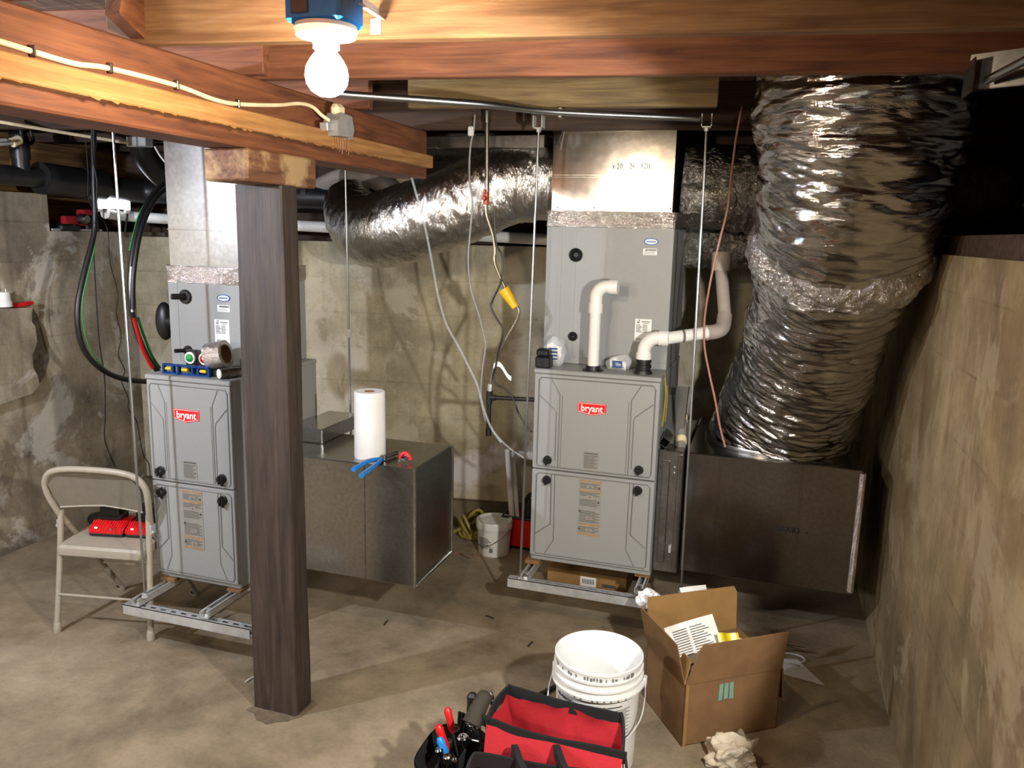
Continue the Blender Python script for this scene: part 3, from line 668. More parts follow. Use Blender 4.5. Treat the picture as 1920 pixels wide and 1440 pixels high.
def rod(p0, p1, label, clip=True, r=0.005, coupler=None):
    t = thing('threaded_rod', p1, label, 'rod', 'threaded hanging rods'); m = MB(); m.tube([p0, p1], r, 10, 0); m.build('rod_shaft', M['rod'], t)
    m = MB(); p1 = Vector(p1); m.lathe([(0, .012), (.011, .012), (.011, 0), (0, 0)], p1 + V(0, 0, .0), seg=6); m.lathe([(0, .002), (.014, .002), (.014, 0), (0, 0)], p1 + V(0, 0, -.002), seg=16); m.build('nut', M['zinc'], t)
    if clip:
        p0 = Vector(p0); m = MB(); m.box(p0 + V(-.02, -.02, 0), p0 + V(.02, .02, .004)); m.box(p0 + V(-.02, -.02, 0), p0 + V(-.016, .02, .05)); m.box(p0 + V(.016, -.02, 0), p0 + V(.02, .02, .05)); m.lathe([(0, -.012), (.01, -.012), (.01, 0), (0, 0)], p0, seg=6); m.build('hanger_bracket', M['zinc'], t)
    if coupler:
        m = MB(); m.lathe([(.005, -.02), (.0085, -.02), (.0085, .02), (.005, .02)], coupler, seg=6); m.build('coupling_nut', M['zinc'], t)
    return t
rod(at(1010, 242, Y=3.21), at(975, 1086, Y=3.21), 'thin hanging rod left of the right furnace, held by a bracket at the conduit')
rod(at(1325, 240, Y=3.21), at(1277, 1113, Y=3.21), 'thin hanging rod in front of the metal box on the right')
rod(at(205, 150, Y=2.46), at(272, 1118, Y=2.46), 'bright hanging rod left of the left furnace, crossing the folding chair', clip=False)
rod(at(645, 196, Y=3.45), at(661, 960, Y=3.45), 'thin hanging rod with a coupling behind the metal box with paper towels', clip=False, coupler=at(655, 625, Y=3.45))
# ------------------------------------------------------------------ broken ledge on the left wall
X0 = XL + 0.045
pl = [at(x, y, X=X0) for x, y in ((-420, 590), (62, 577), (55, 596), (66, 612), (70, 640), (61, 668), (63, 690), (72, 708), (74, 722), (60, 738), (20, 752), (-420, 900))]
m = MB(); m.prism(pl, (-0.06, 0, 0)); struct(m.build('wall_left_ledge', M['wall_l'], flat=True))
m = MB(); pl = [at(x, y, X=XL + 0.004) for x, y in ((62, 577), (70, 590), (84, 640), (92, 670), (84, 706), (72, 722), (60, 700), (60, 640))]
m.prism(pl, (-0.006, 0, 0)); struct(m.build('trim_2', M['broken'], flat=True))
# ------------------------------------------------------------------ flexible foil ducts
def flex(pts, r, seed=0, a1=0.013, a2=0.006, f1=16.0, f2=46.0, nu=150, dens=110, a3=0.0):
    P = crom(pts, 26); L = sum((P[i + 1] - P[i]).length for i in range(len(P) - 1))
    n = max(30, int(L * dens)); acc = [0.0]
    for i in range(len(P) - 1): acc.append(acc[-1] + (P[i + 1] - P[i]).length)
    Q = []; j = 0
    for k in range(n + 1):
        s = L * k / n
        while j < len(acc) - 2 and acc[j + 1] < s: j += 1
        t = (s - acc[j]) / max(1e-9, acc[j + 1] - acc[j]); Q.append(P[j].lerp(P[j + 1], t))
    F = frames(Q); m = MB(); rings = []
    for i, (t, a, b_) in enumerate(F):
        s = L * i / n; rr = r(i / n) if callable(r) else r; ring = []
        for k in range(nu):
            an = 2 * math.pi * k / nu; c, s_ = math.cos(an), math.sin(an)
            w = noise.noise(V(c * 1.3 + seed, s_ * 1.3, s * f1)) * a1 + noise.noise(V(c * 3.2, s_ * 3.2 + seed, s * f2)) * a2 + noise.noise(V(c * 1.1, s_ * 1.1 + seed * 2, s * 4.0)) * a1 * 1.2
            if a3: w -= a3 * (1 - min(1, 3.2 * abs(noise.noise(V(c * 1.5 + seed, s_ * 1.5, s * f1 * 1.7 + 1.2 * c))))) + a3 * .6 * (1 - min(1, 3.0 * abs(noise.noise(V(c * 2.6 + seed, s_ * 2.6, s * f2 * 1.1 + 2 * s_)))))
            w -= abs(noise.noise(V(c * 2.2 + 9, s_ * 2.2, s * f1 * 1.6 + c * 2))) * a1
            ring.append(m.bm.verts.new(Q[i] + (a * c + b_ * s_) * (rr + w)))
        rings.append(ring)
    for i in range(n):
        for k in range(nu): m.bm.faces.new((rings[i][k], rings[i][(k + 1) % nu], rings[i + 1][(k + 1) % nu], rings[i + 1][k]))
    return m
big = [(0.235, 2.86, 2.62), (0.235, 2.86, 2.35), (0.235, 2.89, 2.1), (0.235, 2.97, 1.88), (0.225, 3.12, 1.70), (0.205, 3.30, 1.50), (0.165, 3.52, 1.22), (0.12, 3.68, 1.0), (0.085, 3.76, 0.83)]
def rb(u):
    K = ((0, .35), (.2, .345), (.34, .31), (.47, .292), (.5, .285), (.62, .272), (.78, .280), (.9, .30), (1, .302))
    for (a, ra), (b_, r2) in zip(K, K[1:]):
        if u <= b_: k = (u - a) / (b_ - a); k = k * k * (3 - 2 * k); return ra + (r2 - ra) * k
    return .302
t = thing('flexible_duct', (0.085, 3.76, 0.83), 'huge crumpled silver foil duct hanging from the ceiling onto the metal box, right', 'duct')
flex(big, rb, 3, 0.012, 0.005, 15, 48, nu=280, dens=260, a3=.0055).build('foil_jacket', M['foil_big'], t, ang=180)
P_b = crom(big, 26); ib = int(len(P_b) * .50); cb_ = P_b[ib]; tb_ = (P_b[ib + 4] - P_b[ib - 4]).normalized(); tb_ = (tb_ + V(0, -.25, 0)).normalized()
na = tb_.cross(V(1, 0, 0)).normalized(); nb = tb_.cross(na).normalized()
m = MB()
def band(u, v):
    an = u * 2 * math.pi; w_ = v - .5; r0 = .292 + .024 * math.sin(v * math.pi)
    d_ = na * math.cos(an) + nb * math.sin(an); q = cb_ + d_ * r0 + tb_ * w_ * .15
    return q + d_ * (noise.noise(q * 20) * .012 + noise.noise(q * 55) * .009) + tb_ * noise.noise(q * 12) * .02
m.grid(band, 260, 22, closed_u=True); m.build('seam_band', M['foil_band'], t, ang=180)
m = MB(); m.lathe([(0.315, 0.845), (0.318, 0.835), (0.318, 0.826), (0.30, 0.826)], (0.085, 3.76, 0), seg=48); m.build('takeoff_collar', M['galv_d'], t)
fl = [(-0.94, 3.78, 1.985), (-1.19, 3.66, 1.955), (-1.45, 3.60, 1.845), (-1.70, 3.60, 1.765), (-1.90, 3.66, 1.725), (-2.06, 3.78, 1.77), (-2.20, 3.94, 1.87)]
t = thing('flexible_duct', (-1.45, 3.6, 1.845), 'fat silver foil duct curving left from the right plenum under the ceiling', 'duct')
flex(fl, lambda u: 0.185 - 0.02 * (u < .05) - 0.05 * max(0, u - .7) / .3, 8, 0.007, 0.004, 22, 60).build('foil_jacket', M['foil_h'], t, ang=180)
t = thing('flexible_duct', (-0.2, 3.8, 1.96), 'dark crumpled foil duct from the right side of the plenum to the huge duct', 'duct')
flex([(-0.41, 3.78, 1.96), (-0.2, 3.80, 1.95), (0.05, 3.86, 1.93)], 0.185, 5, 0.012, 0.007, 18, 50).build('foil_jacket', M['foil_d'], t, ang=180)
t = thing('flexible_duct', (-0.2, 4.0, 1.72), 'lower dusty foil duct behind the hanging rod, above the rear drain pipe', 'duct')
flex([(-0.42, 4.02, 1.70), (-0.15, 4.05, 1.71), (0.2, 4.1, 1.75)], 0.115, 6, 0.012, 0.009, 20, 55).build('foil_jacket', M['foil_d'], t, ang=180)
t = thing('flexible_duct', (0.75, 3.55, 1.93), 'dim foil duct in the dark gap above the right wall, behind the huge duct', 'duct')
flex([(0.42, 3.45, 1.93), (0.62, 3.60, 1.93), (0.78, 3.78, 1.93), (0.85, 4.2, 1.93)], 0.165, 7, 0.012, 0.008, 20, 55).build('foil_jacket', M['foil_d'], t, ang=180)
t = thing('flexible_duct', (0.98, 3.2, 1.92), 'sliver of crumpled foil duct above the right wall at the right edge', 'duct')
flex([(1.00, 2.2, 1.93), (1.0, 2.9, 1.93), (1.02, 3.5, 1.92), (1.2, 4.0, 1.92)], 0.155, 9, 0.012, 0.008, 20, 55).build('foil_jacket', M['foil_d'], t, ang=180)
m = MB(); m.box((-1.78, 3.55, 2.11), (-1.0, 4.25, 2.165), .003)
tag(m.build('trunk_duct', M['galv_d']), 'flat grey sheet metal duct up between the joists, left of the right plenum', 'duct')
# ------------------------------------------------------------------ black drain pipe, white pipes
def yb_(x): return wb(x) - 0.0
t = thing('drain_pipe', (XL + .12, 3.0, 1.93), 'thick black plastic drain pipe along the top of the left and back walls', 'drain pipe')
m = MB()
A = [(XL + 0.10, 1.0, 1.965), (XL + 0.10, 3.3, 1.955), (XL + 0.11, 3.55, 1.945), (XL + 0.14, 3.9, 1.925), (XL + 0.32, 4.0, 1.92), (-2.9, 4.06, 1.912), (-2.2, 4.12, 1.90), (-1.4, 4.24, 1.885)]
m.tube(A[:3], 0.048, 20); m.build('thin_run', M['abs'], t)
m = MB(); m.tube(A[2:], 0.068, 24); m.build('thick_run', M['abs'], t)
m = MB(); m.tube([A[1], V(*A[2]) + V(0, .02, 0)], 0.082, 24, 0); m.tube([V(XL + .11, 3.56, 1.945), V(XL + .12, 3.68, 1.942)], 0.088, 24, 0); m.build('coupling', M['abs'], t)
m = MB(); p = V(XL + .10, 3.20, 1.96); m.tube([p, p + V(0, 0, .1), p + V(.0, .01, .16), p + V(0, -.01, .21)], 0.04, 16); m.tube([p + V(0, 0, .08), p + V(0, 0, .15)], 0.046, 16, 0); m.build('riser', M['abs'], t)
m = MB(); p = V(-3.05, 4.045, 1.928); m.tube([p, p + V(0.07, 0.008, 0)], 0.082, 24, 0); m.build('fernco_coupling', M['pvc_d'], t)
m = MB(); p = V(-2.55, 4.09, 1.92); m.tube([p, p + V(.03, .003, 0)], .0705, 24, 0); p = V(-2.1, 4.13, 1.913); m.tube([p, p + V(.03, .003, 0)], .0705, 24, 0); m.build('joint_ring', M['blackm'], t)
t = thing('waste_elbow', at(290, 320, Y=3.75), 'dark grey drain elbow coming down beside the left plenum', 'pipe')
m = MB(); m.tube([at(262, 255, Y=3.55), at(270, 290, Y=3.6), at(295, 322, Y=3.7), at(330, 352, Y=3.85)], 0.062, 20); m.build('elbow', M['abs'], t)
m = MB(); m.box(at(262, 268, Y=3.5) + V(-.06, -.03, -.02), at(262, 268, Y=3.5) + V(.06, .03, .03), .004); m.build('clamp_plate', M['zinc'], t)
hk = thing('pipe_hanger', at(45, 250, X=XL + .15), 'pair of rusty steel hooks over the thin black pipe, far left', 'hanger')
for dx in (-5, 14):
    m = MB(); m.tube([at(45 + dx, 215, X=XL + .15), at(44 + dx, 245, X=XL + .15), at(48 + dx, 265, X=XL + .15), at(38 + dx, 272, X=XL + .15)], .009, 8); m.build('hook', M['iron'], hk)
t = thing('side_conduit', at(40, 262, X=XL + .2), 'short light steel pipe ends poking in at the far left under the beam', 'conduit')
m = MB(); m.tube([at(-60, 275, X=XL + .2), at(30, 265, X=XL + .2)], .014, 10, 0); m.tube([at(-60, 265, X=XL + .25), at(12, 262, X=XL + .25)], .007, 8, 0); m.build('pipe', M['zinc'], t)
m = MB(); m.tube([at(22, 268, X=XL + .2), at(36, 262, X=XL + .2)], .022, 10, 0); m.build('fitting', M['romex'], t)
t = thing('white_pipe', (-2.6, 4.0, 1.72), 'white plastic pipe low along the back wall, behind the post and foil duct', 'pipe')
m = MB(); m.tube([(XL + .1, 3.72, 1.79), (XL + .2, 4.0, 1.77), (-2.4, 4.13, 1.74), (-1.1, 4.33, 1.70), (-0.6, 4.4, 1.69)], .031, 16, 4); m.build('pipe_run', M['pvc'], t)
m = MB(); m.tube([(-2.36, 4.135, 1.74), (-2.30, 4.143, 1.738)], .038, 16, 0); m.build('coupling', M['pvc'], t)
# cables and conduits running left-right under the beam at the far left
for (y0, x1, y1, z, mt, lb) in ((205, 330, 262, 0, 'greywire', 'grey cable strung under the beam at the far left, upper of two'), (225, 240, 268, 1, 'romex', 'pale cable strung under the beam at the far left, lower of two')):
    m = MB(); m.tube([at(-20, y0, X=XL + .35), at(110, y0 + 18 + z * 4, X=XL + .42), at(x1, y1, Y=3.45)], .008, 8); tag(m.build('strung_cable', M[mt]), lb, 'cable')
# niche above the left wall: work light, red tool, tray
t = thing('work_light', at(212, 385, X=XL + .02), 'small glowing white light panel under the black drain pipe, far left', 'work light')
p = at(212, 383, X=XL + .12)
m = MB(); m.box(p + V(-.012, -.125, -.028), p + V(.006, .125, .028), .004); m.box(p + V(-.012, -.125, -.045), p + V(.006, -.085, -.02), .003); m.box(p + V(-.012, .085, -.05), p + V(.006, .125, -.02), .003); m.build('housing', M['white'], t)
m = MB(); m.box(p + V(.006, -.12, -.025), p + V(.009, .12, .025)); m.build('light_panel', M['led'], t)
m = MB(); m.tube([p + V(-.005, -.12, -.04), p + V(-.01, -.12, -.09), V(p.x - .02, p.y - .1, 1.688)], .006, 8); m.tube([p + V(-.005, .11, -.04), V(p.x - .02, p.y + .1, 1.688)], .006, 8); m.build('stand', M['blackm'], t)
t = thing('cordless_tool', at(145, 420, X=XL - .05), 'red and black power tool lying in the niche above the left wall', 'power tool')
p = at(140, 405, X=XL - .04); p.z = 1.685
m = MB(); m.box(p + V(-.04, -.09, .03), p + V(.03, .08, .085), .02, seg=2); m.box(p + V(-.035, .04, .06), p + V(.03, .12, .125), .02, seg=2); m.build('tool_body', M['redcloth'], t)
m = MB(); m.box(p + V(-.045, -.14, .0), p + V(.045, .0, .04), .01); m.box(p + V(-.03, .05, .0), p + V(.03, .15, .1), .01); m.build('battery', M['black'], t)
m = MB(); m.lathe([(0, .05), (.02, .05), (.028, .03), (.03, 0)], p + V(.04, 0, .07), (1, 0, 0), 20); m.build('guard', M['steel'], t)
m = MB(); m.box(V(XL - .12, 3.45, 1.686), V(XL - .005, 3.8, 1.70), .003); tag(m.build('ledge_strip', M['zinc']), 'thin metal strip on the niche ledge under the red tool', 'strip')
# grey cap and red pliers on the broken ledge
p = at(8, 575, X=X0 - .02)
t = thing('plastic_plug', p, 'pale grey plastic cap on the broken wall ledge at the left edge', 'cap')
m = MB(); m.lathe([(0, .075), (.028, .075), (.031, .07), (.033, .03), (.037, .028), (.038, 0), (0, 0)], (0, 0, 0), seg=28); m.lathe([(0, .09), (.003, .09), (.003, .075)], (.008, .01, 0), seg=8); m.build('cap_body', M['white'], t, world=False)
p = at(40, 576, X=X0 - .02)
t = thing('red_pliers', p, 'red handled tool lying beside the grey cap on the broken wall ledge', 'pliers')
for s_ in (-1, 1):
    m = MB(); m.tube([p + V(0, -.05, .01), p + V(.01 * s_, .0, .014), p + V(.012 * s_, .06, .02 if s_ > 0 else .008)], lambda u: .008 + .004 * math.sin(u * 3), 10); m.build('grip', M['red'], t)
m = MB(); m.box(p + V(-.01, -.07, .004), p + V(.008, -.04, .018), .003); m.build('jaw', M['steel'], t)
# ------------------------------------------------------------------ hanging hoses and wires, left
def wire(name, pts, r, mat, label, cat='wire', sm=8):
    m = MB(); m.tube(pts, r, 8, sm); return tag(m.build(name, M[mat]), label, cat)
xh = -3.15
t = thing('coiled_hose', at(180, 700, X=xh), 'thick black hose hanging in a big loop left of the left furnace', 'hose')
m = MB(); m.tube([at(x, y, X=xh) for x, y in ((176, 190), (176, 330), (178, 400), (176, 440), (158, 510), (146, 570), (147, 620), (160, 660), (190, 692), (230, 710), (285, 716), (330, 714))], .0135, 12); m.build('hose', M['abs'], t)
m = MB(); m.tube([at(x, y, X=xh - .03) for x, y in ((180, 428), (176, 470), (164, 520), (155, 560), (155, 600), (165, 645), (190, 685), (225, 706), (262, 716))], .0028, 8); m.build('green_conductor', M['green'], t)
xh = -2.75
t = thing('coiled_hose', at(262, 480, X=xh), 'black hoses with a red and a green stripe bending down behind the left furnace', 'hose')
m = MB(); m.tube([at(x, y, X=xh) for x, y in ((366, 150), (356, 240), (335, 330), (300, 350), (275, 385), (258, 430), (247, 490), (244, 550), (252, 605), (272, 660), (300, 700), (330, 720))], .0125, 12); m.build('hose', M['abs'], t)
m = MB(); m.tube([at(x, y, X=xh + .03) for x, y in ((325, 345), (292, 372), (270, 415), (258, 460), (250, 520), (249, 580))], .011, 12); m.build('hose', M['abs'], t)
m = MB(); m.tube([at(x, y, X=xh + .03) for x, y in ((251, 597), (260, 630), (270, 660), (286, 690))], .0085, 10); m.build('red_sleeve', M['red'], t)
m = MB(); m.tube([at(x, y, X=xh - .02) for x, y in ((312, 345), (285, 365), (262, 400), (250, 440), (243, 470))], .004, 8); m.tube([at(x, y, X=xh + .0) for x, y in ((258, 595), (270, 630), (284, 665), (300, 690))], .006, 8); m.build('green_stripe', M['green'], t)
m = MB(); m.tube([at(x, y, X=xh + .022) for x, y in ((246, 500), (245, 540), (248, 585))], .005, 8); m.build('white_print', M['label'], t)
wire('hanging_wire', [at(x, y, X=-3.3) for x, y in ((172, 160), (175, 245), (178, 330), (174, 430), (177, 500), (181, 570), (186, 640), (196, 710), (197, 780), (196, 820), (205, 850), (216, 875))], .0032, 'blackm', 'thin black wire hanging down to the folding chair back')
wire('hanging_wire', [at(x, y, X=-3.32) for x, y in ((156, 165), (160, 250), (165, 320), (168, 380), (200, 425), (206, 490), (221, 550), (218, 585), (227, 630), (222, 665), (234, 695), (228, 715), (240, 745), (241, 768), (256, 790), (268, 850), (279, 870), (282, 900))], .0026, 'blackm', 'kinked thin black wire between the hose loops, left')
wire('hanging_wire', [at(x, y, X=-3.1) for x, y in ((170, 170), (172, 245), (174, 300), (182, 345), (178, 420))], .004, 'blackm', 'short black wire crossing the thick black drain pipe')
wire('hanging_wire', [at(x, y, Y=3.3) for x, y in ((290, 275), (300, 292), (316, 312))], .004, 'white', 'short white cord beside the dark grey drain elbow')
# ------------------------------------------------------------------ gas piping, middle
Yg = 3.36
g = lambda x, y: at(x, y, Y=Yg)
t = thing('gas_pipe', g(913, 290), 'gas line dropping to the right furnace, red valve above, yellow tag', 'gas pipe')
m = MB(); m.tube([g(913, 208), g(913, 368)], .0095, 12, 0); m.tube([g(913, 208), g(913, 230)], .015, 10, 0); m.build('steel_drop', M['steel'], t)
m = MB(); m.tube([g(912, 360), g(911, 384)], .013, 12, 0); m.lathe([(0, .02), (.008, .02), (.011, .006), (.011, 0)], g(911, 372) + V(0, -.012, 0), (0, -1, 0), 12); m.box(g(911, 364) + V(-.006, -.02, 0), g(911, 364) + V(.006, -.008, .02), .002); m.build('valve', M['brass'], t)
m = MB(); m.tube([g(x, y) for x, y in ((911, 384), (913, 405), (924, 440), (928, 470), (927, 490), (938, 520), (950, 545), (963, 566), (972, 580), (970, 598), (955, 625), (938, 655), (926, 690), (919, 722))], .0072, 12); m.build('flexible_line', M['flexgas'], t)
c = g(955, 559); ax = (g(966, 575) - g(943, 540)).normalized()
m = MB(); m.lathe([(.024, -.03), (.026, -.045), (.018, -.045), (.0, -.045)], c, ax, 20); m.lathe([(.027, -.045), (.016, .05), (0, .05)], c, ax, 20); m.build('tag_funnel', M['yellow'], t)
m = MB(); m.tube([g(919, 720), g(918, 734)], .011, 6, 0); m.build('flare_nut', M['zinc'], t)
m = MB(); m.tube([g(918, 733), g(917, 757)], .0145, 14, 0); m.tube([g(917, 745), g(930, 746)], .0135, 14, 0); m.build('tee', M['iron'], t)
m = MB(); m.tube([g(917, 757), g(916, 808)], .0105, 12, 0); m.tube([g(916, 804), g(916, 817)], .0135, 12, 0); m.build('drip_leg', M['iron'], t)
m = MB(); m.tube([g(926, 745.5), V(-0.945, Yg, g(998, 749).z)], .0098, 12, 0); m.build('branch', M['iron'], t)
m = MB(); q = g(927, 686)
m.grid(lambda u, v: q + V(.0 + u * .085, -.012, (v - .5) * .022 - .03 * u + .02 * math.sin(u * 5)), 14, 3); m.build('paper_tag', M['label'], t)
wire('black_lead', [at(x, y, Y=3.345) for x, y in ((927, 395), (930, 455), (941, 480), (940, 525), (925, 560), (921, 575), (930, 595), (942, 615), (941, 635), (934, 660), (929, 690), (925, 705), (930, 720), (948, 730), (962, 748), (975, 780), (997, 810))], .004, 'black', 'black wire twisted round the gas line down to the right furnace', 'wire')
t = thing('grey_cable', at(880, 400, Y=3.37), 'limp grey cable looping down left of the gas line', 'cable')
m = MB(); m.tube([at(x, y, Y=3.37) for x, y in ((890, 215), (888, 245), (882, 275), (880, 330), (886, 380), (882, 430), (878, 490), (884, 545), (898, 590), (910, 640), (910, 655), (905, 690), (902, 730), (905, 765), (912, 790), (930, 815), (955, 840), (985, 860))], .0045, 8); m.build('cable_sheath', M['greywire'], t)
m = MB(); c = at(884, 246, Y=3.37); m.box(c + V(-.015, -.01, -.02), c + V(.01, .01, .02), .004); m.build('cable_end', M['label'], t)
t = thing('clear_tube', at(800, 440, Y=3.42), 'clear plastic tube hanging from the joists in front of the left foil duct', 'tube')
m = MB(); m.tube([at(x, y, Y=3.33) for x, y in ((748, 235), (753, 270), (765, 310), (785, 380), (798, 430), (806, 470), (815, 520), (824, 565), (838, 610), (860, 650), (880, 690), (895, 722), (905, 760), (920, 800), (940, 830))], .0055, 10); m.build('tubing', M['glass'], t)
wire('copper_wire', [at(x, y, Y=3.24) for x, y in ((1391, 200), (1380, 260), (1371, 330), (1364, 390), (1352, 440), (1338, 500), (1328, 550), (1321, 600), (1321, 650), (1330, 700), (1341, 750), (1350, 800), (1360, 838))], .0042, 'copper', 'pinkish thin wire hanging in front of the huge foil duct', 'wire')
# ------------------------------------------------------------------ vent pipes on the right furnace
zt = 1.157
c = at(1122, 687, Z=zt); c.y = 3.36
t = thing('vent_pipe', c, 'upright white plastic vent pipe with an elbow at its top, on the right furnace', 'vent pipe')
tp = at(1124, 578, Y=c.y).z; ex = 0.0245
m = MB(); m.tube([c + V(0, 0, .01), V(c.x, c.y, tp)], ex, 24, 0); m.build('pipe', M['pvc'], t)
m = MB(); z2 = at(1150, 538, Y=c.y).z
arc = [V(c.x + .047 * (1 - math.cos(k * math.pi / 16)), c.y, z2 - .047 + .047 * math.sin(k * math.pi / 16)) for k in range(9)]
m.tube([V(c.x, c.y, tp - .015)] + arc + [V(c.x + .075, c.y, z2)], .0275, 24, 0); m.tube([V(c.x, c.y, tp - .02), V(c.x, c.y, tp + .02)], .031, 24, 0); m.tube([V(c.x + .055, c.y, z2), V(c.x + .092, c.y, z2)], .031, 24, 0); m.build('elbow', M['pvc'], t)
m = MB(); m.lathe([(.02, .022), (.03, .022), (.032, .004), (.045, .004), (.045, 0), (.02, 0)], c, seg=24); m.build('flange', M['black'], t)
c = at(1215, 690, Z=zt); c.y = 3.38
t = thing('vent_pipe', c, 'white plastic vent pipe bending right from a black ribbed coupling on the furnace', 'vent pipe')
m = MB(); m.lathe([(.02, .062), (.034, .062), (.034, .05), (.03, .048), (.03, .04), (.035, .038), (.035, .026), (.03, .024), (.03, .016), (.036, .014), (.04, .0), (.02, 0)], c, seg=28); m.build('rubber_coupling', M['black'], t)
e1 = at(1250, 634, Y=c.y + .01); z2 = e1.z
m = MB(); arc = [V(c.x + .06 * (1 - math.cos(k * math.pi / 16)), c.y, z2 - .06 + .06 * math.sin(k * math.pi / 16)) for k in range(9)]
m.tube([c + V(0, 0, .05)] + arc + [V(c.x + .08, c.y, z2)], .0285, 24, 0); m.tube([c + V(0, 0, .05), c + V(0, 0, .09)], .033, 24, 0); m.tube([V(c.x + .06, c.y, z2), V(c.x + .1, c.y, z2)], .033, 24, 0); m.build('elbow', M['pvc'], t)
p1 = V(c.x + .09, c.y, z2); p2 = at(1338, 622, Y=c.y + .12)
m = MB(); m.tube([p1, p2], .0265, 24, 0); m.build('horizontal_run', M['pvc'], t)
q = p1.lerp(p2, .32); dq = (p2 - p1).normalized(); m = MB(); m.tube([q, q + dq * .006], .0272, 24, 0); m.build('grey_band', M['greywire'], t)
m = MB(); r2 = p2 + dq * .045 + V(0, .05, .06)
m.tube([p2 - dq * .03, p2 + dq * .01, p2 + dq * .04 + V(0, .01, .012), r2], .032, 24, 5); m.tube([p2 - dq * .035, p2 - dq * .03], .0335, 24, 0); m.build('elbow', M['pvc_d'], t)
p3 = at(1352, 500, Y=p2.y + .16)
m = MB(); m.tube([r2, p3], .0275, 24, 0); m.tube([p3 - V(0, 0, .02), p3 + V(0, .01, .06)], .042, 24, 0); m.build('riser', M['pvc_d'], t)
# ------------------------------------------------------------------ small things on the right furnace
p = at(1021, 688, Z=zt); p.y = 3.345
t = thing('battery_block', (p.x, p.y, zt), 'small black block on the left front corner of the right furnace', 'block')
m = MB(); m.box((p.x - .034, p.y - .028, zt), (p.x + .034, p.y + .03, zt + .05), .006); m.box((p.x - .031, p.y - .026, zt + .05), (p.x + .028, p.y + .028, zt + .083), .008); m.build('block_body', M['black'], t)
def poly_bag(c, sx, sz, label, seed, sc=.5):
    t = thing('parts_bag', c, label, 'plastic bag', 'parts bags'); m = MB()
    m.sphere((0, 0, 0), 1, (sx, .045, sz), 4)
    for v in m.bm.verts: v.co += noise.noise_vector(v.co * 22 + V(seed, 0, 0)) * .016; v.co.z = max(v.co.z, -sz * .72)
    for v in m.bm.verts: v.co += Vector(c) + V(0, 0, sz * .72)
    m.build('bag_film', M['bag_film'], t, ang=25)
    m = MB(); q = Vector(c) + V(0, -.012, sz * .72)
    m.grid(lambda u, v: q + V((u - .5) * sx * 1.25, -.02 - .012 * math.sin(u * 7 + v * 3), (v - .45) * sz * 1.0 + .008 * math.sin(u * 5)), 12, 8); m.build('leaflet', M['paper'], t)
    m = MB()
    for i in range(4): m.box(q + V(-sx * .45, -.036, (i - 1.5) * sz * .2), q + V(sx * .35, -.034, (i - 1.5) * sz * .2 + .006))
    m.build('leaflet_print', M['bluem'], t, flat=True)
    m = MB()
    for i in range(3): m.lathe([(0, .012), (.006, .012), (.006, 0), (0, 0)], q + V(-.02 + i * .018, .01, -sz * .5), (0, .4, 1), 6)
    m.build('screws', M['chrome'], t); return t
p = at(1063, 672, Z=zt); poly_bag(V(p.x, 3.43, zt), .052, .075, 'clear bag of parts with a blue printed leaflet left of the upright vent pipe', 1)
p = at(1172, 684, Z=zt); poly_bag(V(p.x, 3.43, zt), .055, .038, 'flat clear bag of parts between the two vent pipes on the furnace', 5)
t = thing('yellow_strap', (-0.392, 3.45, 1.0), 'dull yellow strap hanging down the right side of the right furnace', 'strap')
m = MB(); m.tube([at(x, y, Y=3.42) for x, y in ((1246, 700), (1248, 740), (1244, 780), (1241, 800))], .005, 8); m.tube([at(x, y, Y=3.42) for x, y in ((1250, 722), (1251, 745), (1247, 790))], .003, 8); m.build('strap_loop', M['yhose'], t)
# offcuts stacked on top of the filter rack and box
t = thing('metal_offcut', at(1240, 838, Y=3.42), 'sheet metal angle offcut standing between the right furnace and the rod', 'offcut')
m = MB()
for dx, px_, py_, dz in ((0, 1240, 842, .2), (.02, 1255, 845, .24)):
    q = at(px_, py_, Y=3.47); q.z = .838
    m.prism([q, q + V(.05, .0, 0), q + V(.055, .1, dz), q + V(.005, .1, dz)], (0, .003, .0)); m.prism([q + V(.05, 0, 0), q + V(.052, .03, 0), q + V(.057, .13, dz), q + V(.055, .1, dz)], (.002, 0, 0))
m.build('angle_piece', M['paint_d'], t)
q = at(1239, 838, Y=3.38); q.z = .84
m = MB(); 
for (a, b_) in (((0, .02), (.03, 0)), ((.03, 0), (.048, .026)), ((.048, .026), (.02, .048)), ((.02, .048), (0, .02))):
    m.prism([q + V(a[0] - .01, 0, a[1]), q + V(b_[0] - .01, 0, b_[1]), q + V(b_[0] - .01, .14, b_[1] + .01), q + V(a[0] - .01, .14, a[1] + .01)], V(b_[1] - a[1], 0, a[0] - b_[0]).normalized() * .002)
tag(m.build('square_tube', M['galv_d']), 'short hollow square metal tube end beside the right furnace', 'offcut')
t = thing('taped_tube', at(1280, 820, Y=3.5), 'grey tube with masking tape bands leaning behind the hanging rod', 'tube')
a, b_ = at(1277, 838, Y=3.44), at(1280, 775, Y=3.6); a.z = max(a.z, .84); m = MB(); m.tube([a, b_], .02, 14, 0); m.build('tube', M['greywire'], t)
for u in (.08, .75):
    m = MB(); q = a.lerp(b_, u); m.tube([q, q + (b_ - a).normalized() * .03], .023, 14, 0); m.build('tape_band', M['romex'], t)
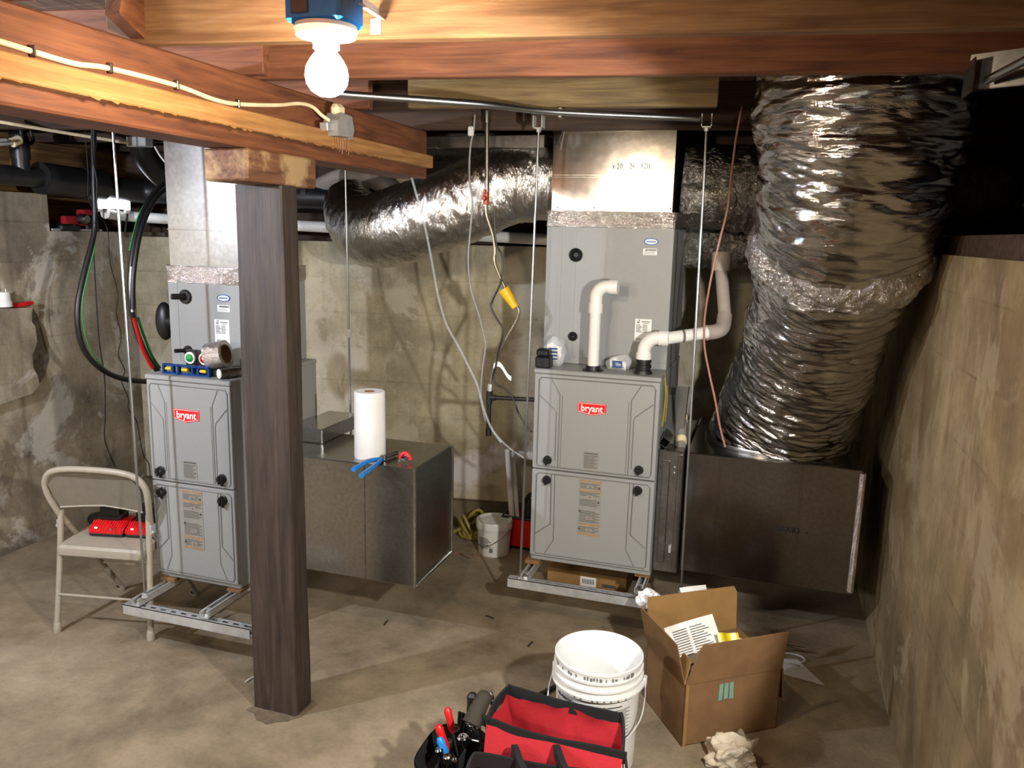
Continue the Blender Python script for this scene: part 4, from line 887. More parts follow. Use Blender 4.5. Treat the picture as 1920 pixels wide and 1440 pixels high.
# bracket, upper right corner
t = thing('steel_bracket', at(1840, 165, Y=2.33), 'galvanised steel bracket with a round bar, hung under the joist, top right corner', 'bracket')
b0 = at(1838, 170, Y=2.33); b1 = at(2010, 168, Y=2.2)
m = MB(); m.box((b0.x - .03, b0.y - .05, b0.z - .01), (b0.x - .026, b0.y + .06, b0.z + .07)); m.prism([b0 + V(-.03, .0, 0), b0 + V(.22, -.14, 0), b0 + V(.22, -.14, .085), b0 + V(-.03, 0, .085)], (.001, .003, 0)); m.prism([b0 + V(-.03, .0, 0), b0 + V(.22, -.14, 0), b0 + V(.23, -.12, 0), b0 + V(-.03, .03, 0)], (0, 0, .003)); m.build('bracket_plate', M['galv'], t)
m = MB()
for i in range(3): m.box((b0.x - .0315, b0.y - .035 + i * .03, b0.z + .005), (b0.x - .030, b0.y - .027 + i * .03, b0.z + .055))
m.build('slots', M['ink'], t)
m = MB(); m.tube([at(1852, 150, Y=2.29), at(1990, 78, Y=2.05)], .0105, 12, 0); m.build('bar', M['rod'], t)
# ------------------------------------------------------------------ things on the left furnace and box
zt = 1.13
t = thing('torpedo_level', (-2.25, 2.7, zt), 'blue metal torpedo level lying on the left furnace', 'level')
a = at(308, 690, Z=zt + .02); x0, x1 = -2.355, -2.125; y = 2.655
m = MB(); m.box((x0, y, zt), (x1, y + .02, zt + .008), .002); m.box((x0, y, zt + .034), (x1, y + .02, zt + .042), .002)
for u in (0, .2, .32, .62, .74, .96): m.box((x0 + u * (x1 - x0), y + .002, zt + .006), (x0 + u * (x1 - x0) + .01, y + .018, zt + .036), .001)
m.build('frame', M['bluem'], t)
for u in (.12, .47, .86):
    m = MB(); q = V(x0 + u * (x1 - x0), y + .01, zt + .021); m.tube([q - V(.014, 0, 0), q + V(.014, 0, 0)], .007, 10, 0); m.build('vial', M['yellowp'], t)
t = thing('tool_card', (-2.24, 2.74, zt), 'black card with a green and a red round tip behind the blue level', 'card')
m = MB(); m.box((-2.30, 2.735, zt), (-2.15, 2.747, zt + .095), .005, seg=2); m.build('card', M['black'], t)
for x, mt in ((-2.275, 'green'), (-2.205, 'red')):
    m = MB(); m.lathe([(.014, .006), (.025, .006), (.025, 0)], (x, 2.735, zt + .06), (0, -1, 0), 24); m.build('white_ring', M['label'], t)
    m = MB(); m.lathe([(0, .022), (.006, .02), (.016, .012), (.017, 0)], (x, 2.735, zt + .06), (0, -1, 0), 24); m.build('tip', M[mt], t)
t = thing('foil_tape_roll', (-2.15, 2.70, zt), 'roll of shiny foil tape standing on edge on the left furnace', 'tape roll')
m = MB(); m.lathe([(.038, -.038), (.055, -.038), (.055, .038), (.038, .038)], (-2.112, 2.70, zt + .087), (.96, .12, .22), 36, closed=True); m.build('foil_roll', M['tape'], t)
m = MB(); m.lathe([(.034, -.039), (.038, -.039), (.038, .039), (.034, .039)], (-2.112, 2.70, zt + .087), (.96, .12, .22), 36, closed=True); m.build('core', M['card'], t)
m = MB(); m.box((-2.19, 2.68, zt), (-2.09, 2.73, zt + .03), .004); tag(m.build('small_box', M['blackm']), 'dark flat case under the roll of foil tape on the left furnace', 'case')
t = thing('flashlight', (-2.05, 2.68, zt), 'dark flashlight with a pale end lying on the right front of the left furnace', 'flashlight')
a, b_ = V(-2.065, 2.645, zt + .022), V(-1.99, 2.80, zt + .022); dq = (b_ - a).normalized()
m = MB(); m.tube([a, b_], .021, 16, 0); m.tube([a + dq * .03, a + dq * .06], .0235, 16, 0); m.build('barrel', M['steel'], t)
m = MB(); m.tube([a - dq * .003, a], .019, 16, 0); m.build('end_cap', M['label'], t)
m = MB(); m.box((-2.03, 2.76, zt), (-2.0, 2.79, zt + .07), .004); tag(m.build('small_tin', M['blackm']), 'small dark tin behind the flashlight on the left furnace', 'tin')
zb = 0.80
c = V(-1.535, 2.905, zb)
t = thing('paper_towel_roll', c, 'tall white roll of paper towels standing on the shiny metal box', 'paper towel roll')
m = MB(); m.lathe([(.02, .278), (.060, .279), (.063, .275), (.064, .14), (.065, .003), (.063, 0), (.02, 0)], c, seg=48, closed=True); m.build('towels', M['tissue'], t)
m = MB(); m.lathe([(.017, .2785), (.0205, .2785), (.0205, .001), (.017, .001)], c, seg=32, closed=True); m.build('core', M['card'], t)
t = thing('tongue_pliers', (-1.5, 2.83, zb), 'blue handled adjustable pliers lying in front of the paper towels', 'pliers')
jA = at(720, 858, Z=zb + .012)
for k_, (px_, py_) in enumerate(((663, 880), (677, 892))):
    e = at(px_, py_, Z=zb + .02); m = MB(); mid = jA.lerp(e, .5) + V(-.010 * (1 - 2 * k_), .012 * (1 - 2 * k_), .004); m.tube([jA.lerp(e, .1), mid, e], lambda u: .0075 + .003 * u, 10); m.build('handle', M['blue'], t)
m = MB(); j2 = at(742, 850, Z=zb + .012)
m.tube([jA.lerp(j2, -.5), jA, j2], .0085, 8, 0); m.tube([jA + V(.0, .006, .004), j2 + V(.01, .008, .004), j2 + V(.016, 0, .004)], .006, 8, 0); m.lathe([(0, .01), (.012, .01), (.012, -.008)], jA, seg=12); m.build('jaw', M['steel'], t)
t = thing('tubing_cutter', at(760, 860, Z=zb), 'small red tubing cutter on the metal box right of the pliers', 'tubing cutter')
p = at(760, 866, Z=zb); m = MB()
arc = [p + V(-.022 * math.cos(k * math.pi / 8), .0, .012 + .026 * math.sin(k * math.pi / 8)) for k in range(9)]
m.tube(arc, .0075, 10, 0); m.build('frame', M['badge'], t)
m = MB(); m.tube([p + V(-.014, .01, .03), p + V(.018, -.005, .022)], .007, 10, 0); m.lathe([(0, .012), (.01, .012), (.01, 0), (0, 0)], p + V(.0, -.006, .018), (0, -1, 0), 14); m.build('cutter_wheel', M['chrome'], t)

t = thing('tan_pipe', at(735, 340, Y=4.0), 'short tan pipe with a collar above the back wall, beside the foil duct', 'pipe')
m = MB(); m.tube([at(690, 339, Y=4.0), at(790, 338, Y=4.05)], .024, 16, 0); m.build('pipe_run', M['romex'], t)
m = MB(); m.tube([at(703, 339, Y=4.0), at(709, 339, Y=4.0)], .031, 16, 0); m.build('collar', M['pvc_d'], t)
t = thing('dusty_elbow', at(680, 330, Y=4.0), 'dusty grey curved duct elbow above the black drain pipe, right of the post', 'elbow')
m = MB(); m.tube([at(600, 352, Y=4.12), at(640, 335, Y=4.05), at(690, 333, Y=4.0), at(730, 350, Y=4.0), at(748, 372, Y=4.05)], .055, 20); m.build('elbow_body', M['pvc_d'], t)
# ------------------------------------------------------------------ folding chair (seen from behind)
cr = math.atan2(0.19, 0.982)
ch = thing('folding_chair', (-2.59, 2.4875, 0), 'beige metal folding chair left of the left furnace, chargers on its seat', 'chair', rz=cr)
def cp_(m, n, mt, ang=35): return m.build(n, M[mt], ch, world=False, ang=ang)
for s_ in (-1, 1):
    m = MB(); m.tube([(s_ * .2135, 0, .02), (s_ * .205, .035, .27), (s_ * .198, .065, .53)], .0125, 14, 4); o = cp_(m, 'rear_leg', 'chair')
    m = MB(); m.lathe([(0, 0), (.0155, 0), (.0165, .01), (.0155, .04), (.0125, .045)], (s_ * .2135, 0, 0), (-.03 * s_, .12, 1), 14); m.build('foot_cap', M['chair'], o, world=False)
    m = MB(); m.box((s_ * .21 - .004, .05, .45), (s_ * .21 + .006, .085, .49), .002); m.lathe([(0, .012), (.007, .01), (.007, 0)], (s_ * .21, .06, .46), (s_, 0, 0), 10); m.build('rivet', M['zinc'], o, world=False)
    m = MB(); m.tube([(s_ * .188, .43, .012), (s_ * .19, .25, .25), (s_ * .192, .09, .46)], .0125, 14, 0); o = cp_(m, 'front_leg', 'chair')
    m = MB(); m.lathe([(0, 0), (.0155, 0), (.0155, .035), (.0125, .04)], (s_ * .188, .43, 0), (0, -.5, .6), 14); m.build('foot_cap', M['chair'], o, world=False)
hoop = [(-.192, .09, .46), (-.205, .06, .52), (-.222, .03, .60), (-.222, .015, .665), (-.19, .005, .712), (-.12, .0, .732), (0, -.004, .738), (.12, .0, .732), (.19, .005, .712), (.222, .015, .665), (.222, .03, .60), (.205, .06, .52), (.192, .09, .46)]
m = MB(); m.tube(hoop, .0135, 14, 6); cp_(m, 'back_hoop', 'chair')
m = MB()
def pan(u, v):
    x = (u - .5) * 2; top = .722 - .012 * x * x - .05 * max(0, abs(x) - .75) / .25; bot = .562 - .012 * abs(x)
    hw = .205 - .02 * (1 - v); z = bot + (top - bot) * v
    return V(x * hw, .045 - .04 * v + .018 * (1 - x * x), z)
m.grid(pan, 30, 12)
r_ = bmesh.ops.solidify(m.bm, geom=list(m.bm.faces), thickness=.0025); cp_(m, 'back_panel', 'chair')
m = MB(); m.tube([pan(i / 20, 0) for i in range(21)], .004, 8, 0); cp_(m, 'panel_edge', 'chair')
m = MB(); m.box((-.19, .0, .345), (.19, .40, .398), .026, Matrix.Translation(V(0, .02, .345)) @ Matrix.Rotation(.05, 4, 'X') @ Matrix.Translation(V(0, -.02, -.345)), 3)
cp_(m, 'seat', 'chair')
m = MB(); m.tube([(-.207, .012, .17), (.207, .012, .17)], .0055, 10, 0); cp_(m, 'rear_stretcher', 'chair')
m = MB(); m.tube([(-.189, .29, .2), (.189, .29, .2)], .0055, 10, 0); cp_(m, 'front_stretcher', 'chair')
CM = wm(ch)
def on_seat(x, y, z=.407): return CM @ V(x, y, z)
def charger(x, y, label, led):
    t = thing('battery_charger', on_seat(x, y), label, 'battery charger', 'battery chargers', rz=cr + .04)
    m = MB(); m.box((-.075, -.05, 0), (.075, .06, .014), .004); m.build('base', M['black'], t, world=False)
    m = MB(); m.prism([(-.076, -.052, .012), (-.076, .062, .012), (-.06, .06, .062), (-.066, -.012, .058), (-.076, -.05, .036)], (.152, 0, 0)); bmesh.ops.bevel(m.bm, geom=list(m.bm.edges), offset=.004, segments=2, affect='EDGES'); sh = m.build('shell', M['red'], t, world=False)
    m = MB()
    for i in range(13):
        if i == 6: continue
        xx = -.066 + i * .011; m.box((xx - .0018, -.0528, .02), (xx + .0018, -.048, .034), .0005); m.prism([(xx - .0018, -.05, .037), (xx + .0018, -.05, .037), (xx + .0018, -.012, .0595), (xx - .0018, -.012, .0595)], (0, -.001, .0012))
    m.build('vent_slot', M['badge'], sh, world=False)
    m = MB(); m.box((-.046, -.0535, .036), (-.034, -.048, .042), .001); m.build('indicator_light', M[led], t, world=False)
    m = MB(); m.lathe([(0, .002), (.006, .002), (.006, 0)], (.028, -.0525, .036), (0, -1, 0), 10); m.build('screw', M['chrome'], t, world=False)
    m = MB(); m.box((-.045, -.01, .055), (.045, .07, .125), .014, seg=2); m.box((-.05, -.015, .06), (.05, .06, .085), .008); m.build('battery', M['black'], t, world=False)
charger(-.03, .15, 'red battery charger on the folding chair with a green light, farther from the furnace', 'greenled')
charger(.13, .16, 'red battery charger on the folding chair nearest the furnace, behind the hanging rod', 'redled')
m = MB(); q = at(205, 990, Z=0); m.sphere(q + V(0, 0, .045), .1, (1.5, .8, .5), 3); m.jitter(.015, 12)
tag(m.build('dark_bag', M['blackm'], ang=25), 'dark low bundle on the floor by the left wall behind the folding chair', 'bag')
# ------------------------------------------------------------------ back of the room, middle
c = V(-1.335, 3.955, 0)
t = thing('small_pail', c, 'small white lidded pail on the floor beside the shiny metal box', 'pail')
m = MB(); m.lathe([(0, 0), (.083, 0), (.086, .006), (.093, .165), (0, .165)], c, seg=40); m.build('pail_body', M['white'], t)
m = MB(); m.lathe([(.0935, .15), (.099, .152), (.1, .185), (.096, .193), (.088, .19), (.085, .185), (0, .185)], c, seg=40); m.lathe([(.094, .146), (.096, .146), (.096, .14), (.094, .14)], c, seg=40); m.build('lid', M['pail'], t)
m = MB(); m.tube([c + V(-.097, -.02, .14), c + V(-.08, -.10, .09), c + V(0.0, -.11, .075), c + V(.07, -.105, .12), c + V(.097, -.02, .145)], .0018, 6); m.build('wire_handle', M['steel'], t)
m = MB()
def strip(c, r, a0, a1, z0, z1, mm, slope=0.0, n=6):
    for i in range(n):
        u, w = a0 + (a1 - a0) * i / n, a0 + (a1 - a0) * (i + 1) / n
        p = [c + V(r * math.sin(x), -r * math.cos(x), z) for x, z in ((u, z0), (w, z0), (w, z1), (u, z1))]
        f = mm.bm.faces.new([mm.bm.verts.new(q) for q in p])
for i in range(7): strip(c, .0932 - i * .0005, -.7, -.05 + .1 * (i % 3), .105 - i * .009, .109 - i * .009, m)
strip(c, .0915, .05, .25, .03, .055, m); strip(c, .0915, -.5, -.4, .04, .06, m)
m.build('printing', M['groove'], t, flat=True)
t = thing('yellow_hose', (-1.42, 4.12, 0), 'coil of yellow hose on the floor behind the small white pail', 'hose')
m = MB(); P = []
for i in range(90):
    a = i * .35; P.append(V(-1.50 + (.105 + .012 * math.sin(i * .9)) * math.cos(a), 4.14 + .085 * math.sin(a), .014 + .0015 * i * (.5 + .5 * math.sin(i))))
P.append(V(-1.66, 4.08, .012)); m.tube(P, .0095, 8, 2); m.build('hose_coil', M['yhose'], t)
t = thing('red_tote', (-1.2, 4.1, 0), 'red plastic tote on the floor beside the right furnace, plastic pipes standing in it', 'tote')
m = MB(); x0, x1, y0, y1 = -1.31, -0.98, 4.02, 4.16
zb_ = .02
m.prism([(x0 + .012, y0 + .01, zb_), (x1 - .01, y0 + .01, zb_), (x1 - .01, y1, zb_), (x0 + .012, y1, zb_)], (0, 0, .004))
for a, b_ in (((x0 + .01, y0 + .01), (x1 - .01, y0 + .01)), ((x1 - .01, y0 + .01), (x1 - .01, y1)), ((x1 - .01, y1), (x0 + .01, y1)), ((x0 + .01, y1), (x0 + .01, y0 + .01))):
    d_ = V(b_[0] - a[0], b_[1] - a[1], 0).normalized(); nn = V(d_.y, -d_.x, 0)
    m.prism([V(a[0], a[1], zb_), V(b_[0], b_[1], zb_), V(b_[0], b_[1], .185) + nn * .012, V(a[0], a[1], .185) + nn * .012], -nn * .004)
m.build('tub', M['red'], t)
m = MB(); m.tube([(x0, y0, .188), (x1, y0, .188), (x1, y1 + .01, .188), (x0, y1 + .01, .188), (x0, y0, .188)], .008, 8, 0); m.box((x0 + .03, y0 + .02, 0), (x1 - .03, y1 - .02, .03)); m.build('rim', M['black'], t)
def stick(name, a, b_, r, mt, label, cat):
    m = MB(); m.tube([a, b_], r, 14, 0); return tag(m.build(name, M[mt]), label, cat)
stick('plastic_pipe', V(-1.265, 4.09, .03), at(952, 842, Y=4.12), .017, 'pvc', 'taller white plastic pipe standing in the red tote', 'pipe')
stick('plastic_pipe', V(-1.24, 4.12, .03), at(962, 858, Y=4.15), .012, 'pvc', 'shorter thin white plastic pipe behind the taller one in the red tote', 'pipe')
m = MB(); q = at(959, 852, Y=4.14); m.sphere(q, .025, (1, .8, 1.1), 2); tag(m.build('pipe_fitting', M['pvc']), 'white plastic fitting at the top of the shorter pipe in the red tote', 'fitting')
m = MB(); m.box((-1.22, 4.05, .03), (-1.02, 4.13, .28), .03, seg=2); m.tube([(-1.2, 4.06, .27), (-1.15, 4.05, .33), (-1.06, 4.06, .32), (-1.03, 4.08, .27)], .012, 8); tag(m.build('tool_case', M['blackm']), 'black case with a handle standing in the red tote by the furnace', 'case')
m = MB(); m.tube([at(972, 852, Y=4.25), at(1000, 856, Y=4.28)], .022, 14, 0); m.tube([at(990, 853, Y=4.25), at(1000, 855, Y=4.26)], .028, 14, 0); tag(m.build('drain_stub', M['pvc']), 'short white pipe stub leaving the back of the right furnace above the tote', 'pipe')
wire('scrap_wire', [V(-1.62 + .028 * i + .02 * math.sin(i * 2.1), 3.83 + .03 * math.sin(i * 1.7), .008 + .012 * abs(math.sin(i * 1.3))) for i in range(10)], .0022, 'copper', 'curly bits of scrap wire on the floor left of the small pail', 'scrap')
m = MB(); q = V(-.80, 3.5, 0); m.box((-.95, 3.66, 0), (-.55, 4.0, .09), .003); t = thing('flat_carton', (-.72, 3.5, 0), 'flat yellowish cardboard carton on the floor under the right furnace', 'carton'); m.build('carton', M['card_in'], t)
m = MB(); m.box((-.78, 3.6585, .02), (-.70, 3.66, .07)); m.build('shipping_label', M['label'], t)
m = MB()
for i in range(8): m.box((-.77 + i * .008, 3.6575, .035), (-.766 + i * .008, 3.6585, .06))
m.box((-.67, 3.658, .03), (-.60, 3.66, .045)); m.build('print', M['print'], t, flat=True)
# ------------------------------------------------------------------ white joint compound bucket
c = V(-.440, 2.41, 0)
t = thing('bucket', c, 'open white joint compound bucket between the red tool bag and the cardboard box', 'bucket')
m = MB(); m.lathe([(0, 0), (.126, 0), (.13, .005), (.137, .24), (.1375, .29), (.152, .291), (.153, .299), (.1395, .300), (.1395, .318), (.149, .319), (.149, .326), (.140, .327), (.140, .345), (.147, .346), (.1475, .353), (.141, .354), (.1425, .372), (.1455, .375), (.1455, .383), (.141, .385)], c, seg=64); m.build('bucket_body', M['pail'], t, ang=30)
m = MB(); m.lathe([(.1412, .3848), (.138, .380), (.137, .3), (.127, .012), (0, .010)], c, seg=64); m.build('bucket_inside', M['pail_l'], t)
m = MB(); m.tube([c + V(-.152, .02, .295), c + V(-.157, -.04, .24), c + V(-.14, -.085, .165), c + V(-.04, -.155, .135), c + V(.09, -.135, .15), c + V(.15, -.075, .20), c + V(.16, -.02, .26), c + V(.152, .02, .295)], .0022, 8); m.build('wire_handle', M['zinc'], t)
for s_ in (-1, 1):
    m = MB(); m.box(c + V(s_ * .152 - .008, .01, .275), c + V(s_ * .152 + .006, .04, .31), .004); m.build('handle_ear', M['pail'], t)
m = MB(); b = text_bm('ALL PURPOSE JOINT COMPOUND', .0125, bold=.0003)
bmesh.ops.subdivide_edges(b, edges=[e for e in b.edges if e.calc_length() > .004], cuts=1)
for v in b.verts:
    a = v.co.x / .138 - .28; r = .1388 - (.27 - .255) * .02 + v.co.z
    v.co = c + V(r * math.sin(a), -r * math.cos(a), .262 + v.co.y)
m.merge(b)
for i in range(9): strip(c, .1385 - .0001 * i, -1.0, .02 - .12 * (i % 3), .244 - i * .007, .2465 - i * .007, m, n=10)
for i in range(20): strip(c, .1385 - .0002 * i, .18, 1.05 - .1 * (i % 2), .250 - i * .0065, .2525 - i * .0065, m, n=10)
strip(c, .1388, .42, .8, .262, .266, m)
m.build('printing', M['print'], t, flat=True)
m = MB(); rnd = random.Random(4)
for (z0, z1, r) in ((.355, .371, .1432),):
    for k in range(34):
        a = -1.25 + k * .07; 
        if rnd.random() < .6: strip(c, r, a, a + rnd.uniform(.02, .07), z0 + rnd.uniform(0, .003), z1 - rnd.uniform(0, .006), m, n=2)
for k in range(8): a = -.3 + k * .16 + rnd.uniform(-.05, .05); strip(c, .1533, a, a + .04, .2925, .298, m, n=1)
tag(m.build('dirt_marks', M['groove'], t, flat=True), kind='stuff')
# ------------------------------------------------------------------ cardboard box and what lies in it
A = V(-.166, 2.56, 0); u = V(.313, .226, 0).normalized(); w = V(-.165, .249, 0).normalized(); Lu, Lw, H = .386, .30, .235
cb = thing('cardboard_box', A + u * Lu / 2 + w * Lw / 2, 'open brown cardboard box with tall flaps full of scraps, right of the bucket', 'box')
th = .004
def wall_(a, b_, h, nrm, z0=0):
    mm = MB(); mm.prism([a + V(0, 0, z0), b_ + V(0, 0, z0), b_ + V(0, 0, h), a + V(0, 0, h)], nrm * th); return mm
B = A + u * Lu; Cc = B + w * Lw; D = A + w * Lw
m = MB(); m.prism([A, B, Cc, D], (0, 0, th)); m.build('bottom', M['card'], cb)
for nm, a, b_, n in (('front_side', A, B, w), ('right_side', B, Cc, -u), ('back_side', Cc, D, -w), ('left_side', D, A, u)):
    wall_(a, b_, H, n).build(nm, M['card'], cb, flat=True)
def flap(nm, a, b_, lean, hgt, cut0, cut1, mt='card'):
    mm = MB(); e = (b_ - a); up = V(0, 0, 1) * hgt + lean * hgt
    pts = [a + V(0, 0, H), b_ + V(0, 0, H), b_ + V(0, 0, H) + up * (1 - .0) - e * cut1, b_ + V(0, 0, H) + up - e * (cut1 + .015), a + V(0, 0, H) + up + e * (cut0 + .035), a + V(0, 0, H) + up * .86 + e * cut0]
    nn = e.cross(up).normalized(); mm.prism(pts, nn * th); o = mm.build(nm, M[mt], cb, flat=True)
    return o
flap('front_flap', A, B, -w * .12, .15, .09, 0.0)
flap('left_flap', D, A, -u * .25, .15, 0.0, .02)
flap('back_flap', Cc, D, w * .1, .17, 0.0, .0, 'card_in')
mm = MB(); q = u * .004; mm.prism([B + q + V(0, 0, H), Cc + q + V(0, 0, H), Cc + u * .022 + V(0, 0, H - .13), B + u * .022 + V(0, 0, H - .13)], u * th); mm.build('right_flap', M['card'], cb, flat=True)
flap('inner_flap', D + (A - D) * .72, A, u * .22, .085, .3, .02, 'card_in')
m = MB()
for i in range(3):
    q = A + u * (.135 + .020 * i) + V(0, 0, .215) - w * .001
    m.prism([q, q + u * .015, q + u * (.013 + .003 * i) - V(0, 0, .062 - .006 * (i % 2)), q + u * (.002 * i - .002) - V(0, 0, .062)], -w * .0015)
m.build('tape_strips', M['teal'], cb, flat=True)
m = MB(); q = A + u * .004; m.prism([q - w * .0008, q + u * .012 - w * .0008, q + u * .012 - w * .0008 + V(0, 0, H), q - w * .0008 + V(0, 0, H)], w * .0007); m.build('side_seam', M['card_in'], cb, flat=True)
def in_box(a, b_, z): return A + u * a * Lu + w * b_ * Lw + V(0, 0, z)
def sheet(nm, c, e1, e2, mt, label, cat, curl=.01, n=12, grp=None):
    m = MB(); nn = Vector(e1).cross(Vector(e2)).normalized()
    m.grid(lambda a, b_: Vector(c) + Vector(e1) * (a - .5) + Vector(e2) * (b_ - .5) + nn * (curl * math.sin(a * 3.1 + .5) * math.sin(b_ * 2.6)), n, n)
    o = m.build(nm, M[mt], ang=60); return tag(o, label, cat, grp)
pt_ = thing('printed_sheet', in_box(.33, .62, .26), 'white printed instruction sheet sticking up out of the cardboard box', 'paper')
c = in_box(.34, .60, .283); e1 = (u * .20 + V(0, 0, .03)); e2 = (w * .11 + V(0, 0, .10) - u * .0)
nn = e1.cross(e2).normalized()
m = MB(); m.grid(lambda a, b_: c + e1 * (a - .5) + e2 * (b_ - .5) + nn * (.008 * math.sin(a * 3)), 12, 10); m.build('sheet', M['paper'], pt_)
m = MB()
for i in range(11):
    b0 = .82 - i * .062
    for a0, a1 in ((.12, .40), (.46, .72 + .06 * (i % 3))):
        m.prism([c + e1 * (a - .5) + e2 * (bb - .5) + nn * (.008 * math.sin(a * 3) + .0008) for a, bb in ((a0, b0), (a1, b0), (a1, b0 + .022), (a0, b0 + .022))], nn * .0004)
m.build('printed_text', M['print'], pt_, flat=True)
t = thing('yellow_packet', in_box(.66, .5, .2), 'glossy yellow packet sticking up out of the cardboard box', 'packet')
c = in_box(.62, .38, .285); e1 = u * .085 + V(0, 0, -.012); e2 = w * .05 + V(0, 0, .07)
m = MB(); nn = e1.cross(e2).normalized(); m.grid(lambda a, b_: c + e1 * (a - .5) + e2 * (b_ - .5) + nn * (.007 * math.sin(a * 8)), 16, 8); m.build('packet', M['yellowp'], t)
m = MB(); m.sphere(c - e2 * .3 + e1 * .1 - nn * .006, .008, sub=2); m.build('red_spot', M['badge'], t)
def crump(nm, c, r, sc, mt, label, cat, seed, amp=.35, f=9.0):
    m = MB(); m.sphere((0, 0, 0), 1, (1, 1, 1), 5)
    for v in m.bm.verts:
        d_ = v.co.normalized(); n1 = noise.noise(d_ * 2.2 + V(seed, 0, 0)); n2 = noise.noise(d_ * f * .5 + V(0, seed, 0)); n3 = abs(noise.noise(d_ * f + V(0, 0, seed)))
        k = r * (1 + amp * n1 * 1.2 + amp * n2 * .6 - amp * n3 * .5)
        v.co = Vector((d_.x * sc[0] * k, d_.y * sc[1] * k, d_.z * sc[2] * k))
        v.co.z = max(v.co.z, -r * sc[2] * .75)
    for v in m.bm.verts: v.co += Vector(c) + V(0, 0, r * sc[2] * .75)
    return tag(m.build(nm, M[mt], ang=22), label, cat)
crump('plastic_wrap', in_box(.27, .30, .13), .055, (1.1, .9, 1.0), 'bag_film', 'crumpled clear plastic wrap in the front left of the cardboard box', 'plastic wrap', 3, .4)
crump('dark_scraps', in_box(.55, .55, .01), .095, (1.35, 1.0, 1.0), 'blackm', 'dark scraps heaped inside the cardboard box under the papers', 'scraps', 5, .4)
m = MB(); m.tube([in_box(.55, .8, .25), in_box(.8, .75, .255), in_box(.97, .5, .24)], .004, 8); tag(m.build('pale_tube', M['label']), 'thin pale tubing at the back of the cardboard box', 'tube')
crump('plastic_bag', at(1222, 1152, Z=.26) + V(-.02, .06, 0), .052, (1.0, .8, .8), 'tissue', 'white plastic bag knotted on the far left corner of the cardboard box', 'plastic bag', 9, .22, 3.6)
m = MB(); q = at(1226, 1128, Z=.36); m.lathe([(.004, 0), (.012, .02), (.004, .026)], q + V(-.02, .06, -.02), (0, .1, 1), 10); 
tag(m.build('bag_knot', M['tissue']), 'twisted knot standing up from the white plastic bag behind the box', 'knot')
sheet('loose_paper', at(1298, 1135, Z=.36) + V(0, .1, 0), u * .12, w * .04 + V(0, 0, .05), 'paper', 'edge of white paper showing behind the back flap of the box', 'paper')
bx_ = at(1500, 1262, Z=0.0)
m = MB(); q = at(1495, 1262, Z=0.006); m.prism([q + V(-.06, -.03, 0), q + V(.1, -.06, .0), q + V(.0, .09, .012), q + V(-.09, .06, .012)], (0, 0, .002)); tag(m.build('clear_sheet', M['bag_film']), 'clear plastic corner on the floor right of the cardboard box', 'plastic sheet')
t = thing('safety_glasses', at(1490, 1222, Z=0), 'clear plastic safety glasses on the floor right of the cardboard box', 'glasses')
q = at(1486, 1225, Z=.03); m = MB(); m.tube([q + V(.05 * math.cos(a * .45), .035 * math.sin(a * .45), -.02) for a in range(15)], .004, 8, 2); m.build('lens_rim', M['bag_film'], t)
m = MB(); m.tube([q + V(-.03, .06, 0), q + V(.05, .06, .0)], .006, 8, 0); m.build('temple_arm', M['chrome'], t); m = MB(); m.tube([q + V(-.02, -.06, -.02), q + V(.03, -.07, -.02)], .007, 8, 0); m.build('temple_arm', M['chrome'], t)
# crumpled paper in the foreground, debris
q = at(1368, 1445, Z=0); crump('crumpled_paper', q + V(0, .02, 0), .075, (1.05, .75, .8), 'crump', 'crumpled pale paper towel on the floor in front of the cardboard box', 'paper', 2, .42, 4.2)
m = MB(); q = at(1388, 1400, Z=.07)
m.grid(lambda a, b_: q + V((a - .5) * .075 + .02 * b_, .02 * math.sin(a * 6), (b_ - .5) * .085 + .012 * math.sin(a * 9)), 14, 12); bmesh.ops.solidify(m.bm, geom=list(m.bm.faces), thickness=.002)
tag(m.build('paper_corner', M['crump'], ang=40), 'upright torn corner of the crumpled paper by the cardboard box', 'paper')
rnd = random.Random(11)
for i, (x, y) in enumerate(((460, 1279), (720, 1172), (925, 1160), (990, 1212))):
    q = at(x, y, Z=.003); m = MB(); a = rnd.uniform(0, 3); m.tube([q, q + V(.02 * math.cos(a), .02 * math.sin(a), .002), q + V(.045 * math.cos(a), .045 * math.sin(a), 0)], .003, 6, 3)
    tag(m.build('floor_chip', M['label' if i == 0 else 'blackm']), ('pale chip on the floor left of the foot of the post', 'small dark chip on the floor right of the post under the metal box', 'thin dark chip on the open floor in the middle', 'small dark chip on the floor left of the white bucket')[i], 'debris')
m = MB(); m.tube([at(1000, 1308, Z=.012), at(1048, 1284, Z=.012)], .009, 8, 0); tag(m.build('wooden_stick', M['handle']), 'thin wooden stick on the floor between tool bag and bucket', 'stick')
# ------------------------------------------------------------------ tool bag
tb = thing('tool_bag', (-.45, 1.98, 0), 'open red and black canvas tool bag in the foreground', 'tool bag')
P_ = lambda x, y, z: at(x, y, Z=z)
rl, rr_ = P_(952, 1296, .40), P_(1166, 1350, .40)          # rear rim corners
ml, mr = P_(912, 1358, .37), P_(1168, 1420, .36)           # front rim of the opening
def lerp4(a, b_, c_, d_, x, y): return a.lerp(b_, x).lerp(c_.lerp(d_, x), y)
bl, br = V(rl.x - .0, rl.y + .0, .0), V(rr_.x, rr_.y + .0, .0); fl_, fr_ = V(rl.x + .02, 1.80, 0), V(mr.x - .01, 1.76, 0)
m = MB()      # outer black body
m.grid(lambda x, y: bl.lerp(br, x).lerp(rl.lerp(rr_, x), y) + V(0, .012 * math.sin(y * 3.1), .0), 14, 10)
m.grid(lambda x, y: bl.lerp(fl_, x).lerp(rl.lerp(V(ml.x, ml.y, .33), x), y) + V(-.012 * math.sin(y * 3.1), 0, 0), 10, 10)
